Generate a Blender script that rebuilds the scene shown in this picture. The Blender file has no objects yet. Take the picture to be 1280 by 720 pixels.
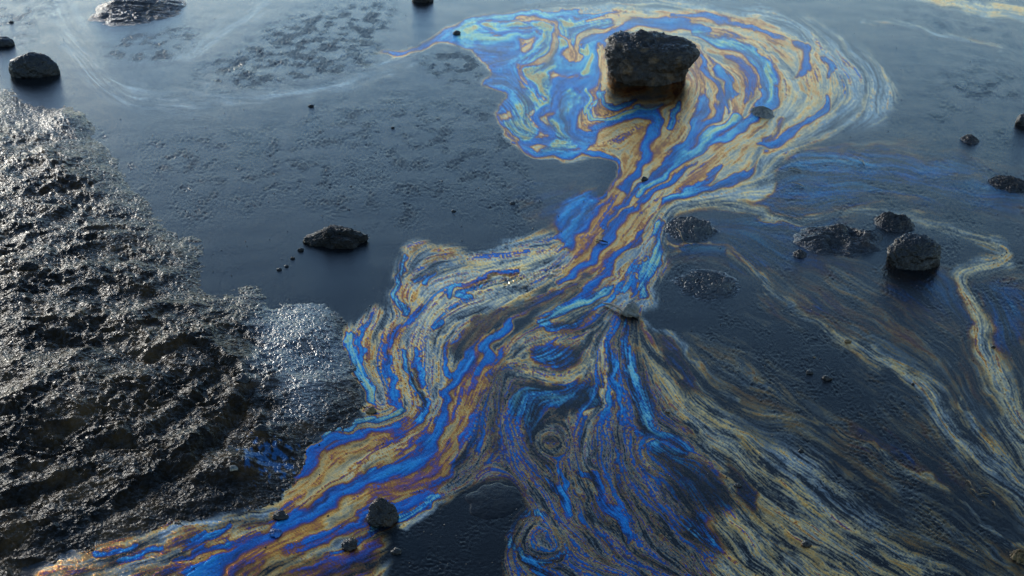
import bpy, math, random
import numpy as np
from mathutils import Vector

# ------------------------------------------------------------------ camera, sky, sun, exposure
scene = bpy.context.scene
HC, DEP, HFOV = 1.5, math.radians(26.5), math.radians(45.0)
FPX = 640.0 / math.tan(HFOV / 2)                    # focal length in photo pixels (1280 wide)
camd = bpy.data.cameras.new('camera')
cam = bpy.data.objects.new('camera', camd)
scene.collection.objects.link(cam)
cam.location = (0, 0, HC)
cam.rotation_euler = (math.pi / 2 - DEP, 0, 0)
camd.angle = HFOV
camd.clip_start, camd.clip_end = 0.02, 3000
camd.dof.use_dof = True
camd.dof.focus_distance = 2.45
camd.dof.aperture_fstop = 16
scene.camera = cam

FWD = np.array([0, math.cos(DEP), -math.sin(DEP)])
UPV = np.array([0, math.sin(DEP), math.cos(DEP)])

def ray(u, v):
    return FWD + np.array([1., 0, 0]) * ((u - 640) / FPX) - UPV * ((v - 360) / FPX)

def at(u, v, z=0.0):
    d = ray(u, v)
    t = (z - HC) / d[2]
    return Vector((d[0] * t, d[1] * t, z))

def mpp(u, v):                                       # metres per photo pixel on the ground there
    d = ray(u, v)
    return (-HC / d[2]) / FPX

SUN_ELEV = math.radians(13.0)                        # hazy sun low behind the left of the scene
SUN_AZ = math.radians(-36.0)                         # clockwise from +Y
sd = np.array([math.cos(SUN_ELEV) * math.sin(SUN_AZ), math.cos(SUN_ELEV) * math.cos(SUN_AZ), math.sin(SUN_ELEV)])

world = bpy.data.worlds.new('World')
scene.world = world
world.use_nodes = True
wn = world.node_tree
bg = wn.nodes['Background']
sky = wn.nodes.new('ShaderNodeTexSky')
sky.sky_type = 'NISHITA'
sky.sun_disc = False
sky.sun_elevation = SUN_ELEV
sky.sun_rotation = SUN_AZ
sky.air_density = 1.0
sky.dust_density = 0.12
sky.ozone_density = 3.3
wn.links.new(sky.outputs[0], bg.inputs[0])
bg.inputs[1].default_value = 0.15

sund = bpy.data.lights.new('sun', 'SUN')
sund.energy = 0.8
sund.angle = math.radians(10.0)
sund.color = (1.0, 0.93, 0.82)
sun = bpy.data.objects.new('sun', sund)
scene.collection.objects.link(sun)
sun.rotation_euler = Vector((-sd[0], -sd[1], -sd[2])).to_track_quat('-Z', 'Y').to_euler()

scene.render.engine = 'CYCLES'
scene.view_settings.view_transform = 'Standard'
scene.view_settings.look = 'None'
scene.view_settings.exposure = 1.4
scene.view_settings.gamma = 1.0

# ------------------------------------------------------------------ numeric helpers
rng = np.random.default_rng(7)
random.seed(7)

def perlin(x, y, seed=0):
    x = np.asarray(x, np.float32); y = np.asarray(y, np.float32)
    r = np.random.default_rng(seed)
    perm = r.permutation(512).astype(np.int32)
    ga = r.uniform(0, 2 * np.pi, 512).astype(np.float32)
    gx, gy = np.cos(ga), np.sin(ga)
    x0 = np.floor(x).astype(np.int32); y0 = np.floor(y).astype(np.int32)
    fx = x - x0; fy = y - y0
    def g(ix, iy, dx, dy):
        h = perm[(perm[ix & 511] + iy) & 511]
        return gx[h] * dx + gy[h] * dy
    a = g(x0, y0, fx, fy); b = g(x0 + 1, y0, fx - 1, fy)
    c = g(x0, y0 + 1, fx, fy - 1); d = g(x0 + 1, y0 + 1, fx - 1, fy - 1)
    sx = fx * fx * fx * (fx * (fx * 6 - 15) + 10); sy = fy * fy * fy * (fy * (fy * 6 - 15) + 10)
    return (a + (b - a) * sx + ((c + (d - c) * sx) - (a + (b - a) * sx)) * sy) * 1.5

def fbm(x, y, octv=4, seed=0, gain=0.5):
    s = 0; a = 1.0; f = 1.0
    for k in range(octv):
        s = s + a * perlin(x * f + 17.3 * k, y * f - 9.1 * k, seed + k)
        a *= gain; f *= 2.03
    return s

def ridged(x, y, octv=4, seed=0, gain=0.55):
    s = 0; a = 1.0; f = 1.0
    for k in range(octv):
        s = s + a * (1 - np.abs(perlin(x * f + 7.7 * k, y * f + 3.1 * k, seed + k)) * 2)
        a *= gain; f *= 2.1
    return s

def worley(x, y, seed=0):
    """F1 and F2-F1 of a jittered unit lattice"""
    r = np.random.default_rng(seed)
    jx = r.random((64, 64)).astype(np.float32); jy = r.random((64, 64)).astype(np.float32)
    x = np.asarray(x, np.float32); y = np.asarray(y, np.float32)
    xi = np.floor(x).astype(np.int32); yi = np.floor(y).astype(np.int32)
    f1 = np.full(x.shape, 9., np.float32); f2 = f1.copy()
    for a in (-1, 0, 1):
        for b in (-1, 0, 1):
            cx = xi + a; cy = yi + b
            d = np.hypot(cx + jx[cx & 63, cy & 63] - x, cy + jy[cx & 63, cy & 63] - y)
            f2 = np.minimum(f2, np.maximum(f1, d)); f1 = np.minimum(f1, d)
    return f1, f2 - f1

def blur(a, s):
    fy = np.fft.fftfreq(a.shape[0])[:, None]; fx = np.fft.rfftfreq(a.shape[1])[None]
    return np.fft.irfft2(np.fft.rfft2(a) * np.exp(-2 * (np.pi * s) ** 2 * (fx * fx + fy * fy)), s=a.shape).astype(np.float32)

def sstep(x, a, b):
    t = np.clip((x - a) / (b - a), 0, 1)
    return t * t * (3 - 2 * t)

def smooth_line(pts, sub=6):
    """Catmull-Rom through rows of any dimension"""
    P = np.asarray(pts, float)
    if len(P) < 3:
        t = np.linspace(0, 1, sub * 2)[:, None]
        return P[0] + (P[-1] - P[0]) * t
    Q = np.vstack([2 * P[0] - P[1], P, 2 * P[-1] - P[-2]])
    out = []
    for i in range(1, len(Q) - 2):
        p0, p1, p2, p3 = Q[i - 1], Q[i], Q[i + 1], Q[i + 2]
        for k in range(sub):
            t = k / sub
            out.append(0.5 * (2 * p1 + (p2 - p0) * t + (2 * p0 - 5 * p1 + 4 * p2 - p3) * t * t + (3 * p1 - p0 - 3 * p2 + p3) * t ** 3))
    out.append(P[-1])
    return np.array(out)

# ------------------------------------------------------------------ the chart: a ground-plane survey grid of the shore
STEP = 1.25
U0, U1, V0, V1 = -90.0, 1370.0, -50.0, 775.0
us = np.arange(U0, U1 + .1, STEP, dtype=np.float32)
vs = np.arange(V0, V1 + .1, STEP, dtype=np.float32)
UU, VV = np.meshgrid(us, vs)
NH, NW = UU.shape

def ground_xy(U, V):
    a = (U - 640) / FPX; b = -(V - 360) / FPX
    dz = -math.sin(DEP) + b * math.cos(DEP)
    t = -HC / dz
    return a * t, (math.cos(DEP) + b * math.sin(DEP)) * t

GX, GY = ground_xy(UU, VV)

# ------------------------------------------------------------------ surveyed flow lines: film thickness, variation, cover, half width
PALE, TAN, ORA, RUST, PUR, BLU, CYA, YEL = .16, .31, .415, .465, .55, .655, .79, .90
OPS = []          # (kind, pts, T, A, M, w, soft, part)

def region(pts, T, A, M, soft=4, part=None, W=None):
    OPS.append(('R', pts, T, A, M, None, soft, part, W))

def ribbon(pts, w, T, M=None, A=None, soft=.55, part=None):
    """pts (u,v); w half width or list"""
    n = len(pts)
    if part == 1: w = [q * .87 for q in w] if hasattr(w, '__len__') else w * .87
    w = list(w) if hasattr(w, '__len__') else [w] * n
    if len(w) != n:
        w = list(np.interp(np.linspace(0, 1, n), np.linspace(0, 1, len(w)), w))
    OPS.append(('L', [(p[0], p[1], q) for p, q in zip(pts, w)], T, A, M, None, soft, part, None))

HEAD, STREAM, LOBE, FAN, BAND, STR1, STR2, STR3 = 1, 2, 3, 4, 5, 6, 7, 8

# thin blue cast on the right-hand water
for (cu, cv, ru, rv, m) in [(1000, 228, 100, 34, .30), (1110, 212, 110, 30, .26), (1040, 215, 40, 14, .34), (1060, 385, 110, 18, .22), (1255, 390, 45, 60, .24), (1190, 452, 40, 14, .22),
                            (960, 300, 120, 40, .12), (1100, 560, 80, 20, .14), (1150, 600, 110, 18, .12), (1230, 240, 80, 30, .14), (700, 250, 60, 25, .1), (1150, 380, 90, 40, .12)]:
    a = np.linspace(0, 2 * np.pi, 24, endpoint=False)
    region([(cu + ru * math.cos(t) * (1 + .2 * math.sin(3 * t + cu)), cv + rv * math.sin(t)) for t in a], .655, .05, m * .72, 22)

region([(860, 430), (960, 480), (1080, 560), (1200, 640), (1330, 720), (1330, 800), (900, 800), (820, 600)], .27, .10, .10, 34)
region([(1010, 330), (1130, 380), (1290, 470), (1340, 640), (1200, 600), (1080, 470)], .30, .12, .08, 34)
ribbon([(80, 10), (108, 78), (150, 118), (260, 128), (380, 114), (480, 86), (560, 42), (640, 14), (720, -4)], [14, 14, 12, 12, 10, 9, 9, 9, 9], .15, .13, .05, soft=1.0)  # pale ribbons paint the bright sky reflection of smooth channels into the film
ribbon([(225, 70), (285, 32), (345, -6)], [8, 10, 12], .15, .12, .05, soft=1.0)
ribbon([(255, 110), (300, 84), (340, 92), (400, 66), (470, 70)], [4, 4, 4, 4, 4], .15, .10, .05, soft=1.0)
# --- head of the slick
region([(640, 12), (720, 6), (830, 0), (930, 6), (1020, 32), (1080, 68), (1114, 105), (1112, 136), (1085, 157), (1040, 168), (990, 190), (955, 240), (880, 250), (800, 200), (800, 60), (690, 30)], .17, .10, .50, 9, HEAD)
region([(700, 18), (800, 12), (900, 17), (970, 28), (1012, 52), (1040, 88), (1046, 125), (1022, 153), (985, 178), (960, 200), (945, 232), (880, 262), (840, 270), (820, 305), (800, 350), (770, 390), (705, 335), (722, 300), (745, 258),
        (768, 232), (776, 212), (748, 192), (700, 201), (650, 184), (624, 148), (648, 118), (650, 90), (645, 60), (660, 30)], .365, .08, .95, 4, HEAD)
region([(1000, 60), (1030, 80), (1035, 120), (1010, 150), (970, 175), (960, 140), (975, 100)], .33, .07, .85, 12, HEAD)
region([(470, 72), (520, 55), (560, 34), (600, 15), (640, 9), (658, 22), (652, 45), (648, 60), (662, 75), (648, 95), (657, 120), (640, 136), (618, 141), (632, 125), (625, 116), (598, 106), (616, 86), (600, 72), (582, 60), (555, 54), (520, 64)], .655, .065, .92, 3, HEAD)
region([(610, 24), (700, 20), (770, 22), (735, 50), (700, 62), (690, 90), (660, 95), (655, 70), (675, 45), (612, 42)], .84, .17, .85, 4, HEAD)
region([(655, 88), (690, 95), (690, 125), (680, 140), (665, 150), (640, 140), (655, 120)], .83, .16, .8, 4, HEAD)
region([(628, 150), (665, 142), (672, 165), (660, 178), (645, 172)], .84, .15, .75, 4, HEAD)
region([(690, 148), (712, 150), (712, 172), (724, 180), (700, 194), (676, 190), (692, 172)], .82, .16, .7, 4, HEAD)
region([(696, 112), (722, 112), (720, 150), (708, 165), (698, 145)], .82, .12, .85, 4, HEAD)
region([(692, 55), (700, 70), (708, 76), (722, 74), (728, 60), (740, 47), (758, 44), (752, 62), (748, 78), (745, 93), (728, 92), (700, 94), (690, 84)], .68, .05, .95, 3, HEAD)
ribbon([(585, 55), (578, 42), (592, 28), (625, 20), (670, 18), (720, 16), (770, 18), (830, 20)], [7, 8, 7, 5, 4, 3, 3, 2], CYA, .95, .05, part=HEAD)
ribbon([(580, 38), (600, 48), (635, 46), (665, 42)], 5, CYA, .95, .05, part=HEAD)
ribbon([(586, 37), (596, 36)], 4, YEL, part=HEAD)
ribbon([(672, 28), (640, 25), (612, 27), (604, 33), (614, 40), (645, 43), (672, 38), (678, 46), (666, 58), (656, 70)], 3, .50, .95, part=HEAD)
ribbon([(640, 30), (618, 33), (640, 37), (668, 33)], 3, .63, .95, part=HEAD)
ribbon([(682, 40), (676, 52), (664, 66), (655, 80)], 3.5, .64, .95, part=HEAD)
ribbon([(645, 22), (680, 23), (696, 30), (704, 46), (708, 64), (714, 74), (722, 73), (724, 66), (718, 56), (726, 47), (742, 40), (768, 32)], 4, ORA, .95, .04, part=HEAD)
ribbon([(656, 88), (676, 74), (690, 58), (697, 42)], 4.5, ORA, .95, .05, part=HEAD)
ribbon([(648, 87), (656, 101), (668, 112), (677, 126)], 4, .43, .95, part=HEAD)
ribbon([(735, 28), (760, 20), (800, 20), (870, 24), (905, 31), (950, 39), (990, 54), (1000, 72)], [2, 4, 5, 5, 5, 6, 8, 6], .375, .95, .05, part=HEAD)
ribbon([(885, 36), (850, 31), (815, 28), (788, 29), (766, 36), (750, 46), (734, 51)], [3, 6, 6, 5, 5, 6, 4], BLU, .95, .03, part=HEAD)
ribbon([(725, 60), (733, 64), (738, 60)], 3.5, YEL, .95, part=HEAD)
ribbon([(740, 70), (735, 84), (728, 92)], 3, YEL, .95, part=HEAD)
ribbon([(736, 100), (715, 103), (699, 110), (692, 124), (690, 136), (680, 140), (672, 148), (679, 158), (688, 161), (690, 170), (672, 175), (642, 180)], [7, 7, 8, 8, 7, 7, 7, 7, 6, 6, 5, 3], .605, .95, .03, part=HEAD)
ribbon([(665, 141), (663, 150), (670, 158)], 2.5, ORA, .95, part=HEAD)
ribbon([(757, 54), (748, 75), (745, 98), (733, 112), (726, 130), (718, 150), (716, 164), (731, 172), (752, 166), (776, 151), (800, 142), (815, 143), (821, 154), (815, 180), (801, 209), (781, 235), (760, 261), (738, 288), (715, 318)],
       [4, 6, 8, 8, 8, 8, 9, 10, 9, 8, 8, 9, 8, 7, 6, 6, 7, 9, 12], .655, .97, .02, part=HEAD)
ribbon([(737, 112), (736, 140), (744, 152), (764, 149), (792, 138), (826, 132)], 2.5, YEL, .95, .05, part=HEAD)
ribbon([(746, 118), (746, 136), (756, 143), (790, 132)], 3.5, .38, .95, .05, part=HEAD)
ribbon([(752, 118), (752, 130), (768, 134), (795, 127)], 4, .74, .95, .05, part=HEAD)
ribbon([(754, 58), (752, 85), (757, 105), (770, 115)], 3.5, .36, .95, .05, part=HEAD)
ribbon([(653, 183), (680, 193), (702, 195), (722, 189), (731, 182), (722, 174)], 4.5, .69, .95, .03, part=HEAD)
ribbon([(622, 144), (630, 161), (644, 177), (664, 192), (702, 202)], 2.2, .50, .9, part=HEAD)
ribbon([(720, 126), (707, 121), (698, 134), (705, 150), (709, 163)], 4, .76, .95, .06, part=HEAD)
region([(744, 174), (772, 153), (800, 149), (812, 156), (806, 180), (795, 206), (778, 228), (758, 247), (736, 252), (762, 235), (777, 214), (775, 200), (762, 194), (742, 190)], .39, .045, .97, 3, HEAD)
region([(832, 135), (850, 130), (862, 140), (850, 170), (835, 190), (815, 215), (800, 222), (815, 190), (828, 160)], .375, .06, .97, 4, HEAD)
ribbon([(728, 190), (762, 198), (773, 214), (766, 232), (750, 246)], 3, .57, .9, part=HEAD)
ribbon([(735, 250), (755, 250), (772, 240)], 2, ORA, .9, part=HEAD)
ribbon([(882, 126), (872, 145), (865, 166), (855, 181), (840, 193), (826, 206), (812, 221), (790, 241), (770, 262), (756, 282)], [8, 8, 6, 6, 6, 4, 4, 4, 4, 4], .665, .95, .04, part=HEAD)
ribbon([(850, 128), (842, 146), (838, 160)], 4, .74, .9, .08, part=HEAD)
ribbon([(925, 150), (895, 162), (878, 176), (866, 190), (848, 200), (832, 214), (812, 231), (798, 246)], [5, 7, 9, 9, 8, 6, 5, 3], .80, .95, .06, part=HEAD)
ribbon([(876, 66), (880, 82), (889, 96), (902, 109), (905, 128), (892, 146), (874, 162), (862, 176)], [2, 4, 5, 5, 6, 5, 4, 3], .61, .95, .03, part=HEAD)
ribbon([(895, 85), (903, 94), (911, 105), (914, 122), (912, 142)], [5, 5, 4, 4, 3], .69, .95, .03, part=HEAD)
ribbon([(866, 40), (905, 52), (930, 62), (944, 75), (958, 92), (962, 112), (960, 126)], [4, 8, 9, 9, 9, 10, 9], .82, .95, .09, part=HEAD)
ribbon([(930, 68), (946, 78), (953, 92), (955, 112), (953, 130), (966, 128), (974, 112)], [3, 5, 5, 5, 6, 7, 4], .66, .95, .03, part=HEAD)
ribbon([(948, 144), (930, 160), (905, 172), (880, 184)], [6, 7, 5, 3], .69, .95, .05, part=HEAD)
ribbon([(996, 55), (1006, 70), (1006, 84), (998, 95)], [5, 7, 6, 3], .585, .95, .03, part=HEAD)
ribbon([(1030, 68), (1040, 86), (1036, 96)], [3, 4, 2], .62, .8, part=HEAD)
ribbon([(1033, 124), (1031, 138), (1012, 150), (990, 165), (970, 176), (952, 182)], [4, 6, 5, 6, 6, 4], .635, .95, .03, part=HEAD)
ribbon([(840, 20), (880, 22), (920, 33), (960, 43), (985, 50)], [2, 3.5, 3, 2.5, 2], .575, .9, part=HEAD)
ribbon([(905, 72), (928, 84), (938, 102), (934, 124)], [4, 8, 9, 6], .49, .95, .05, part=HEAD)
ribbon([(975, 150), (965, 165), (955, 175)], 4, .6, .95, part=HEAD)
ribbon([(958, 190), (942, 211), (912, 228), (885, 236), (860, 243), (842, 252), (828, 268), (818, 290)], [4, 5, 6, 6, 6, 6, 4, 3], [.63, .63, .64, .65, .72, .8, .82, .8], .95, .04, part=HEAD)
ribbon([(903, 209), (890, 220), (874, 233)], 4, .63, .95, part=HEAD)
ribbon([(870, 205), (852, 217), (831, 230), (810, 246), (795, 260), (771, 283), (752, 302)], [2, 3, 4, 4, 6, 7, 6], .605, .95, .03, part=HEAD)
ribbon([(838, 205), (812, 224), (790, 241), (772, 261), (758, 280)], 3, .63, .95, part=HEAD)
region([(950, 186), (968, 214), (952, 252), (905, 252), (845, 264), (868, 247), (915, 238), (945, 215)], .24, .08, .7, 4, HEAD)

# --- diagonal neck
region([(700, 266), (722, 250), (748, 247), (738, 275), (722, 300), (705, 328), (688, 326), (670, 318), (690, 300)], .655, .03, .85, 8, STREAM)
region([(835, 262), (824, 290), (832, 330), (818, 366), (802, 390), (762, 396), (705, 408), (668, 404), (690, 386), (722, 373), (762, 345), (792, 310), (815, 276)], .36, .30, .72, 5, STREAM)
ribbon([(776, 240), (752, 274), (731, 300), (716, 322), (702, 336)], [5, 6, 7, 8, 6], .43, .95, .03, part=STREAM)
ribbon([(786, 262), (766, 287), (746, 310), (736, 328), (720, 339), (696, 350)], [5, 7, 8, 8, 6, 4], .625, .95, .03, part=STREAM)
ribbon([(803, 260), (783, 286), (767, 311), (747, 334), (724, 350), (690, 366)], [6, 8, 8, 9, 8, 6], .43, .95, .05, part=STREAM)
ribbon([(812, 286), (787, 310), (762, 335), (737, 362), (706, 379)], [3, 4, 4, 5, 4], .57, .92, .04, part=STREAM)
ribbon([(818, 280), (795, 318), (772, 348), (742, 375), (708, 394)], 4, .33, .85, .12, part=STREAM)
ribbon([(826, 278), (820, 312), (811, 340), (800, 366)], [5, 7, 8, 6], .72, .8, .16, part=STREAM)
ribbon([(792, 352), (788, 366)], 5, .635, .95, .02, part=STREAM)

# --- left lobe
region([(500, 322), (514, 304), (540, 306), (575, 314), (615, 306), (650, 297), (690, 291), (712, 320), (700, 345), (650, 375), (602, 395), (574, 420), (566, 445), (586, 458), (560, 505), (540, 545), (500, 548), (462, 540), (455, 500), (436, 455), (427, 424),
        (445, 402), (470, 386), (490, 384), (484, 370), (493, 348)], .285, .15, .78, 5, LOBE)
region([(520, 310), (560, 318), (620, 312), (660, 305), (690, 300), (690, 315), (640, 322), (560, 340), (520, 345)], .22, .17, .5, 8, LOBE)
region([(455, 415), (490, 408), (492, 435), (480, 460), (460, 455)], .37, .09, .85, 10, LOBE)
region([(545, 355), (600, 330), (680, 318), (715, 325), (680, 350), (620, 385), (570, 400), (530, 430), (520, 400)], .265, .07, .85, 10, LOBE)
ribbon([(438, 420), (438, 440), (448, 465), (460, 488), (466, 512)], [5, 6, 6, 7, 5], .74, .8, .12, part=LOBE)
ribbon([(458, 408), (450, 428), (452, 450)], 3.5, .66, .9, .05, part=LOBE)
ribbon([(505, 322), (500, 348), (493, 372), (507, 390)], 5, .70, .75, .12, part=LOBE)
ribbon([(520, 350), (540, 340), (532, 352)], 4, .68, .8, .1, part=LOBE)
ribbon([(562, 372), (568, 362), (590, 358), (572, 372), (590, 372)], 3, .72, .85, .05, part=LOBE)
ribbon([(580, 360), (600, 352), (640, 342)], 3, .46, .85, part=LOBE)
ribbon([(600, 348), (625, 342), (645, 340)], 2, .56, .9, part=LOBE)
ribbon([(526, 385), (505, 406), (490, 426), (482, 450), (489, 480), (498, 508)], [3, 5, 5, 4, 4, 5], .565, .9, .05, part=LOBE)
ribbon([(484, 445), (489, 472), (496, 498)], 3, .65, .9, .04, part=LOBE)
ribbon([(502, 440), (510, 468), (524, 494), (533, 508), (522, 528), (496, 552), (470, 566)], [4, 4, 4, 5, 6, 6, 5], .70, .85, .1, part=LOBE)
ribbon([(520, 440), (520, 465), (530, 485)], 4, .60, .85, .1, part=LOBE)
ribbon([(560, 430), (556, 455), (565, 470), (580, 455)], 4, .615, .85, .06, part=LOBE)
ribbon([(600, 398), (575, 418), (562, 440)], 3, .58, .8, part=LOBE)
ribbon([(540, 410), (552, 402)], 3, .65, .8, part=LOBE)
ribbon([(462, 515), (455, 512), (462, 506), (470, 508)], 4, .36, .9, part=LOBE)
region([(571, 440), (574, 424), (583, 408), (600, 396), (632, 385), (668, 377), (705, 362), (735, 345), (712, 368), (676, 387), (642, 396), (616, 407), (602, 430), (592, 446), (580, 444)], .45, .06, .12, 4, STREAM)
ribbon([(736, 347), (700, 366), (665, 385), (632, 400)], 6, .42, .35, .1, part=STREAM)

# --- lower stream
region([(396, 548), (415, 539), (456, 533), (500, 520), (540, 528), (590, 460), (620, 440), (640, 440), (606, 520), (575, 595), (540, 622), (500, 652), (440, 690), (400, 810), (180, 810), (30, 810), (60, 706), (130, 681), (200, 661), (290, 641), (350, 621), (375, 590), (386, 566)], .455, .085, .85, 5, STREAM)
region([(40, 810), (65, 706), (135, 682), (205, 663), (300, 640), (345, 635), (330, 660), (240, 690), (180, 810)], .36, .14, .34, 8, STREAM)
ribbon([(392, 568), (405, 552), (425, 545), (470, 541), (500, 532)], [6, 6, 5, 4, 3], .61, .95, .03, part=STREAM)
ribbon([(400, 545), (420, 536), (460, 528), (500, 515)], 2.5, .80, .85, .1, part=STREAM)
ribbon([(398, 562), (384, 582), (368, 602)], [6, 6, 3], .575, .95, .03, part=STREAM)
ribbon([(490, 542), (455, 555), (425, 568), (398, 592), (368, 616), (338, 632)], [4, 8, 10, 10, 8, 4], .452, .97, .05, part=STREAM)
ribbon([(520, 545), (480, 560), (455, 575), (430, 592)], 5, .40, .95, .12, part=STREAM)
ribbon([(535, 560), (500, 578), (470, 588), (450, 598)], [5, 6, 5, 4], .33, .9, .12, part=STREAM)
ribbon([(606, 432), (592, 446), (571, 470), (560, 492), (552, 513), (548, 537), (537, 557), (520, 574), (500, 586), (470, 598), (440, 611), (410, 628), (380, 646), (350, 663), (320, 680), (290, 696), (250, 722), (180, 775)],
       [7, 8, 8, 7, 7, 8, 9, 10, 11, 13, 15, 15, 14, 12, 12, 12, 13, 15], .645, .97, .025, part=STREAM)
ribbon([(470, 585), (430, 604), (395, 625)], 3, .72, .95, .1, part=STREAM)
ribbon([(640, 398), (617, 424), (607, 446), (598, 464)], [3, 6, 6, 4], .64, .95, .03, part=STREAM)
ribbon([(646, 425), (634, 438), (618, 455), (606, 476), (600, 502), (582, 540), (562, 570), (540, 590)], [3, 6, 6, 4, 3, 4, 5, 5], .625, .92, .06, part=STREAM)
ribbon([(632, 446), (612, 462), (602, 480)], 4, .455, .9, part=STREAM)
ribbon([(612, 415), (600, 438), (596, 458)], 3, .46, .9, part=STREAM)
ribbon([(596, 474), (588, 500), (578, 530), (560, 562), (532, 594)], [4, 6, 7, 7, 6], .465, .93, .06, part=STREAM)
ribbon([(575, 560), (545, 592), (500, 612), (462, 614), (432, 634), (402, 655), (372, 668), (332, 690), (295, 715), (230, 775)], [3, 6, 9, 9, 9, 10, 11, 12, 12, 14], .46, .97, .04, part=STREAM)
ribbon([(575, 580), (546, 610), (502, 630), (452, 648), (402, 674), (352, 692)], [4, 6, 6, 6, 6, 5], .545, .93, .05, part=STREAM)
ribbon([(455, 620), (425, 640), (402, 656)], [5, 6, 4], .40, .97, .05, part=STREAM)
ribbon([(596, 588), (565, 610), (535, 634), (508, 656)], [4, 5, 6, 5], .31, .75, .1, part=STREAM)
ribbon([(565, 612), (515, 640), (470, 662), (430, 682), (370, 700)], 4, .74, .75, .16, part=STREAM)
ribbon([(440, 672), (400, 690), (360, 705)], 4, .33, .75, .12, part=STREAM)
region([(240, 810), (290, 712), (350, 700), (420, 692), (465, 672), (480, 690), (450, 810)], .46, .06, .6, 10, STREAM)
for (a, b, c, d) in [(120, 696, 170, 680), (150, 702, 200, 684), (225, 688, 262, 668), (215, 700, 250, 690), (250, 676, 290, 660), (240, 690, 285, 678)]:
    ribbon([(a, b), ((a + c) / 2, (b + d) / 2 + 1), (c, d)], 3.5, .635, .75, .06, part=STREAM)
ribbon([(345, 640), (290, 648), (235, 655), (200, 668)], 4, .28, .6, .2, part=STREAM)

# --- fan below the neck
region([(612, 480), (640, 442), (690, 402), (760, 386), (800, 398), (815, 450), (850, 500), (885, 560), (925, 630), (990, 690), (1050, 810), (625, 810), (632, 690), (654, 655), (655, 625), (632, 604), (600, 602), (570, 613), (545, 636), (560, 600), (590, 540)], .34, .22, .42, 6, FAN)
region([(640, 420), (700, 405), (745, 405), (755, 440), (745, 470), (700, 480), (650, 470), (630, 450)], .31, .10, .72, 7, FAN)
region([(664, 437), (700, 432), (727, 434), (722, 452), (700, 461), (675, 457)], .645, .10, .5, 6, FAN)
region([(642, 484), (690, 476), (750, 482), (758, 505), (735, 516), (700, 524), (690, 545), (665, 540), (640, 505)], .67, .10, .38, 10, FAN)
region([(680, 510), (720, 515), (715, 545), (675, 548)], .30, .18, .5, 8, FAN)
ribbon([(676, 404), (700, 392), (732, 376), (765, 360)], [4, 5, 5, 3], .78, .85, .07, part=FAN)
ribbon([(682, 408), (712, 405), (742, 388), (765, 372)], [4, 5, 4, 3], .68, .85, .08, part=FAN)
ribbon([(690, 400), (715, 396), (745, 378)], 3, .36, .85, .1, part=FAN)
ribbon([(700, 414), (728, 404), (748, 388)], 4, .47, .8, .05, part=FAN)
ribbon([(762, 400), (742, 414), (738, 440), (730, 460), (700, 474), (660, 466), (640, 456)], [3, 5, 6, 7, 8, 7, 5], .31, .78, .1, part=FAN)
ribbon([(772, 402), (762, 418), (759, 440), (764, 462), (768, 485), (774, 505), (776, 530)], [3, 5, 5, 5, 5, 4, 3], .65, .8, .05, part=FAN)
ribbon([(782, 405), (782, 440), (790, 470), (802, 510), (815, 550)], [4, 7, 9, 10, 9], .66, .5, .12, part=FAN)
ribbon([(770, 398), (755, 425), (754, 460), (757, 490), (748, 512), (732, 518)], [3, 3.5, 4, 4, 4, 3], .30, .8, .08, part=FAN)
ribbon([(750, 512), (738, 536), (732, 560), (735, 590)], 3.5, .29, .6, .15, part=FAN)
ribbon([(600, 560), (622, 530), (640, 500)], 4, .35, .55, .2, part=FAN)
t = np.linspace(0, 2 * np.pi, 20)
ribbon([(690 + 17 * math.cos(q), 554 + 14 * math.sin(q)) for q in t], 5, .26, .36, .1, part=FAN)
ribbon([(732 + 9 * math.cos(q), 607 + 7 * math.sin(q)) for q in t], 5, .25, .42, .1, part=FAN)
ribbon([(680 + 22 * math.cos(q), 676 + 17 * math.sin(q)) for q in t], 7, .27, .42, .14, part=FAN)
ribbon([(676 + 38 * math.cos(q), 672 + 30 * math.sin(q)) for q in t[2:16]], 4, .6, .4, .2, part=FAN)
ribbon([(727, 592), (744, 595), (750, 614), (757, 631), (775, 645), (786, 661), (782, 675)], [5, 6, 6, 6, 7, 7, 3], .615, .8, .03, part=FAN)
ribbon([(682, 598), (697, 613), (706, 627), (716, 642)], [3, 5, 6, 4], .66, .85, .05, part=FAN)
ribbon([(702, 590), (703, 612)], 4, .65, .8, .05, part=FAN)
ribbon([(655, 700), (672, 710), (690, 722)], 5, .65, .7, .05, part=FAN)
ribbon([(800, 540), (830, 545), (856, 562), (846, 570), (822, 562)], [4, 6, 6, 5, 4], .65, .3, .1, part=FAN)
ribbon([(812, 548), (800, 562), (812, 580), (850, 600)], 3, .28, .45, .12, part=FAN)
region([(820, 560), (860, 575), (900, 600), (920, 632), (880, 640), (850, 620)], .5, .2, .12, 10, FAN)
region([(850, 640), (890, 650), (930, 680), (900, 692), (862, 672)], .67, .12, .4, 10, FAN)
region([(583, 610), (612, 602), (640, 607), (654, 624), (652, 646), (634, 662), (626, 690), (632, 810), (470, 810), (500, 692), (540, 656), (565, 622)], .3, .1, .0, 10, -1)

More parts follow.
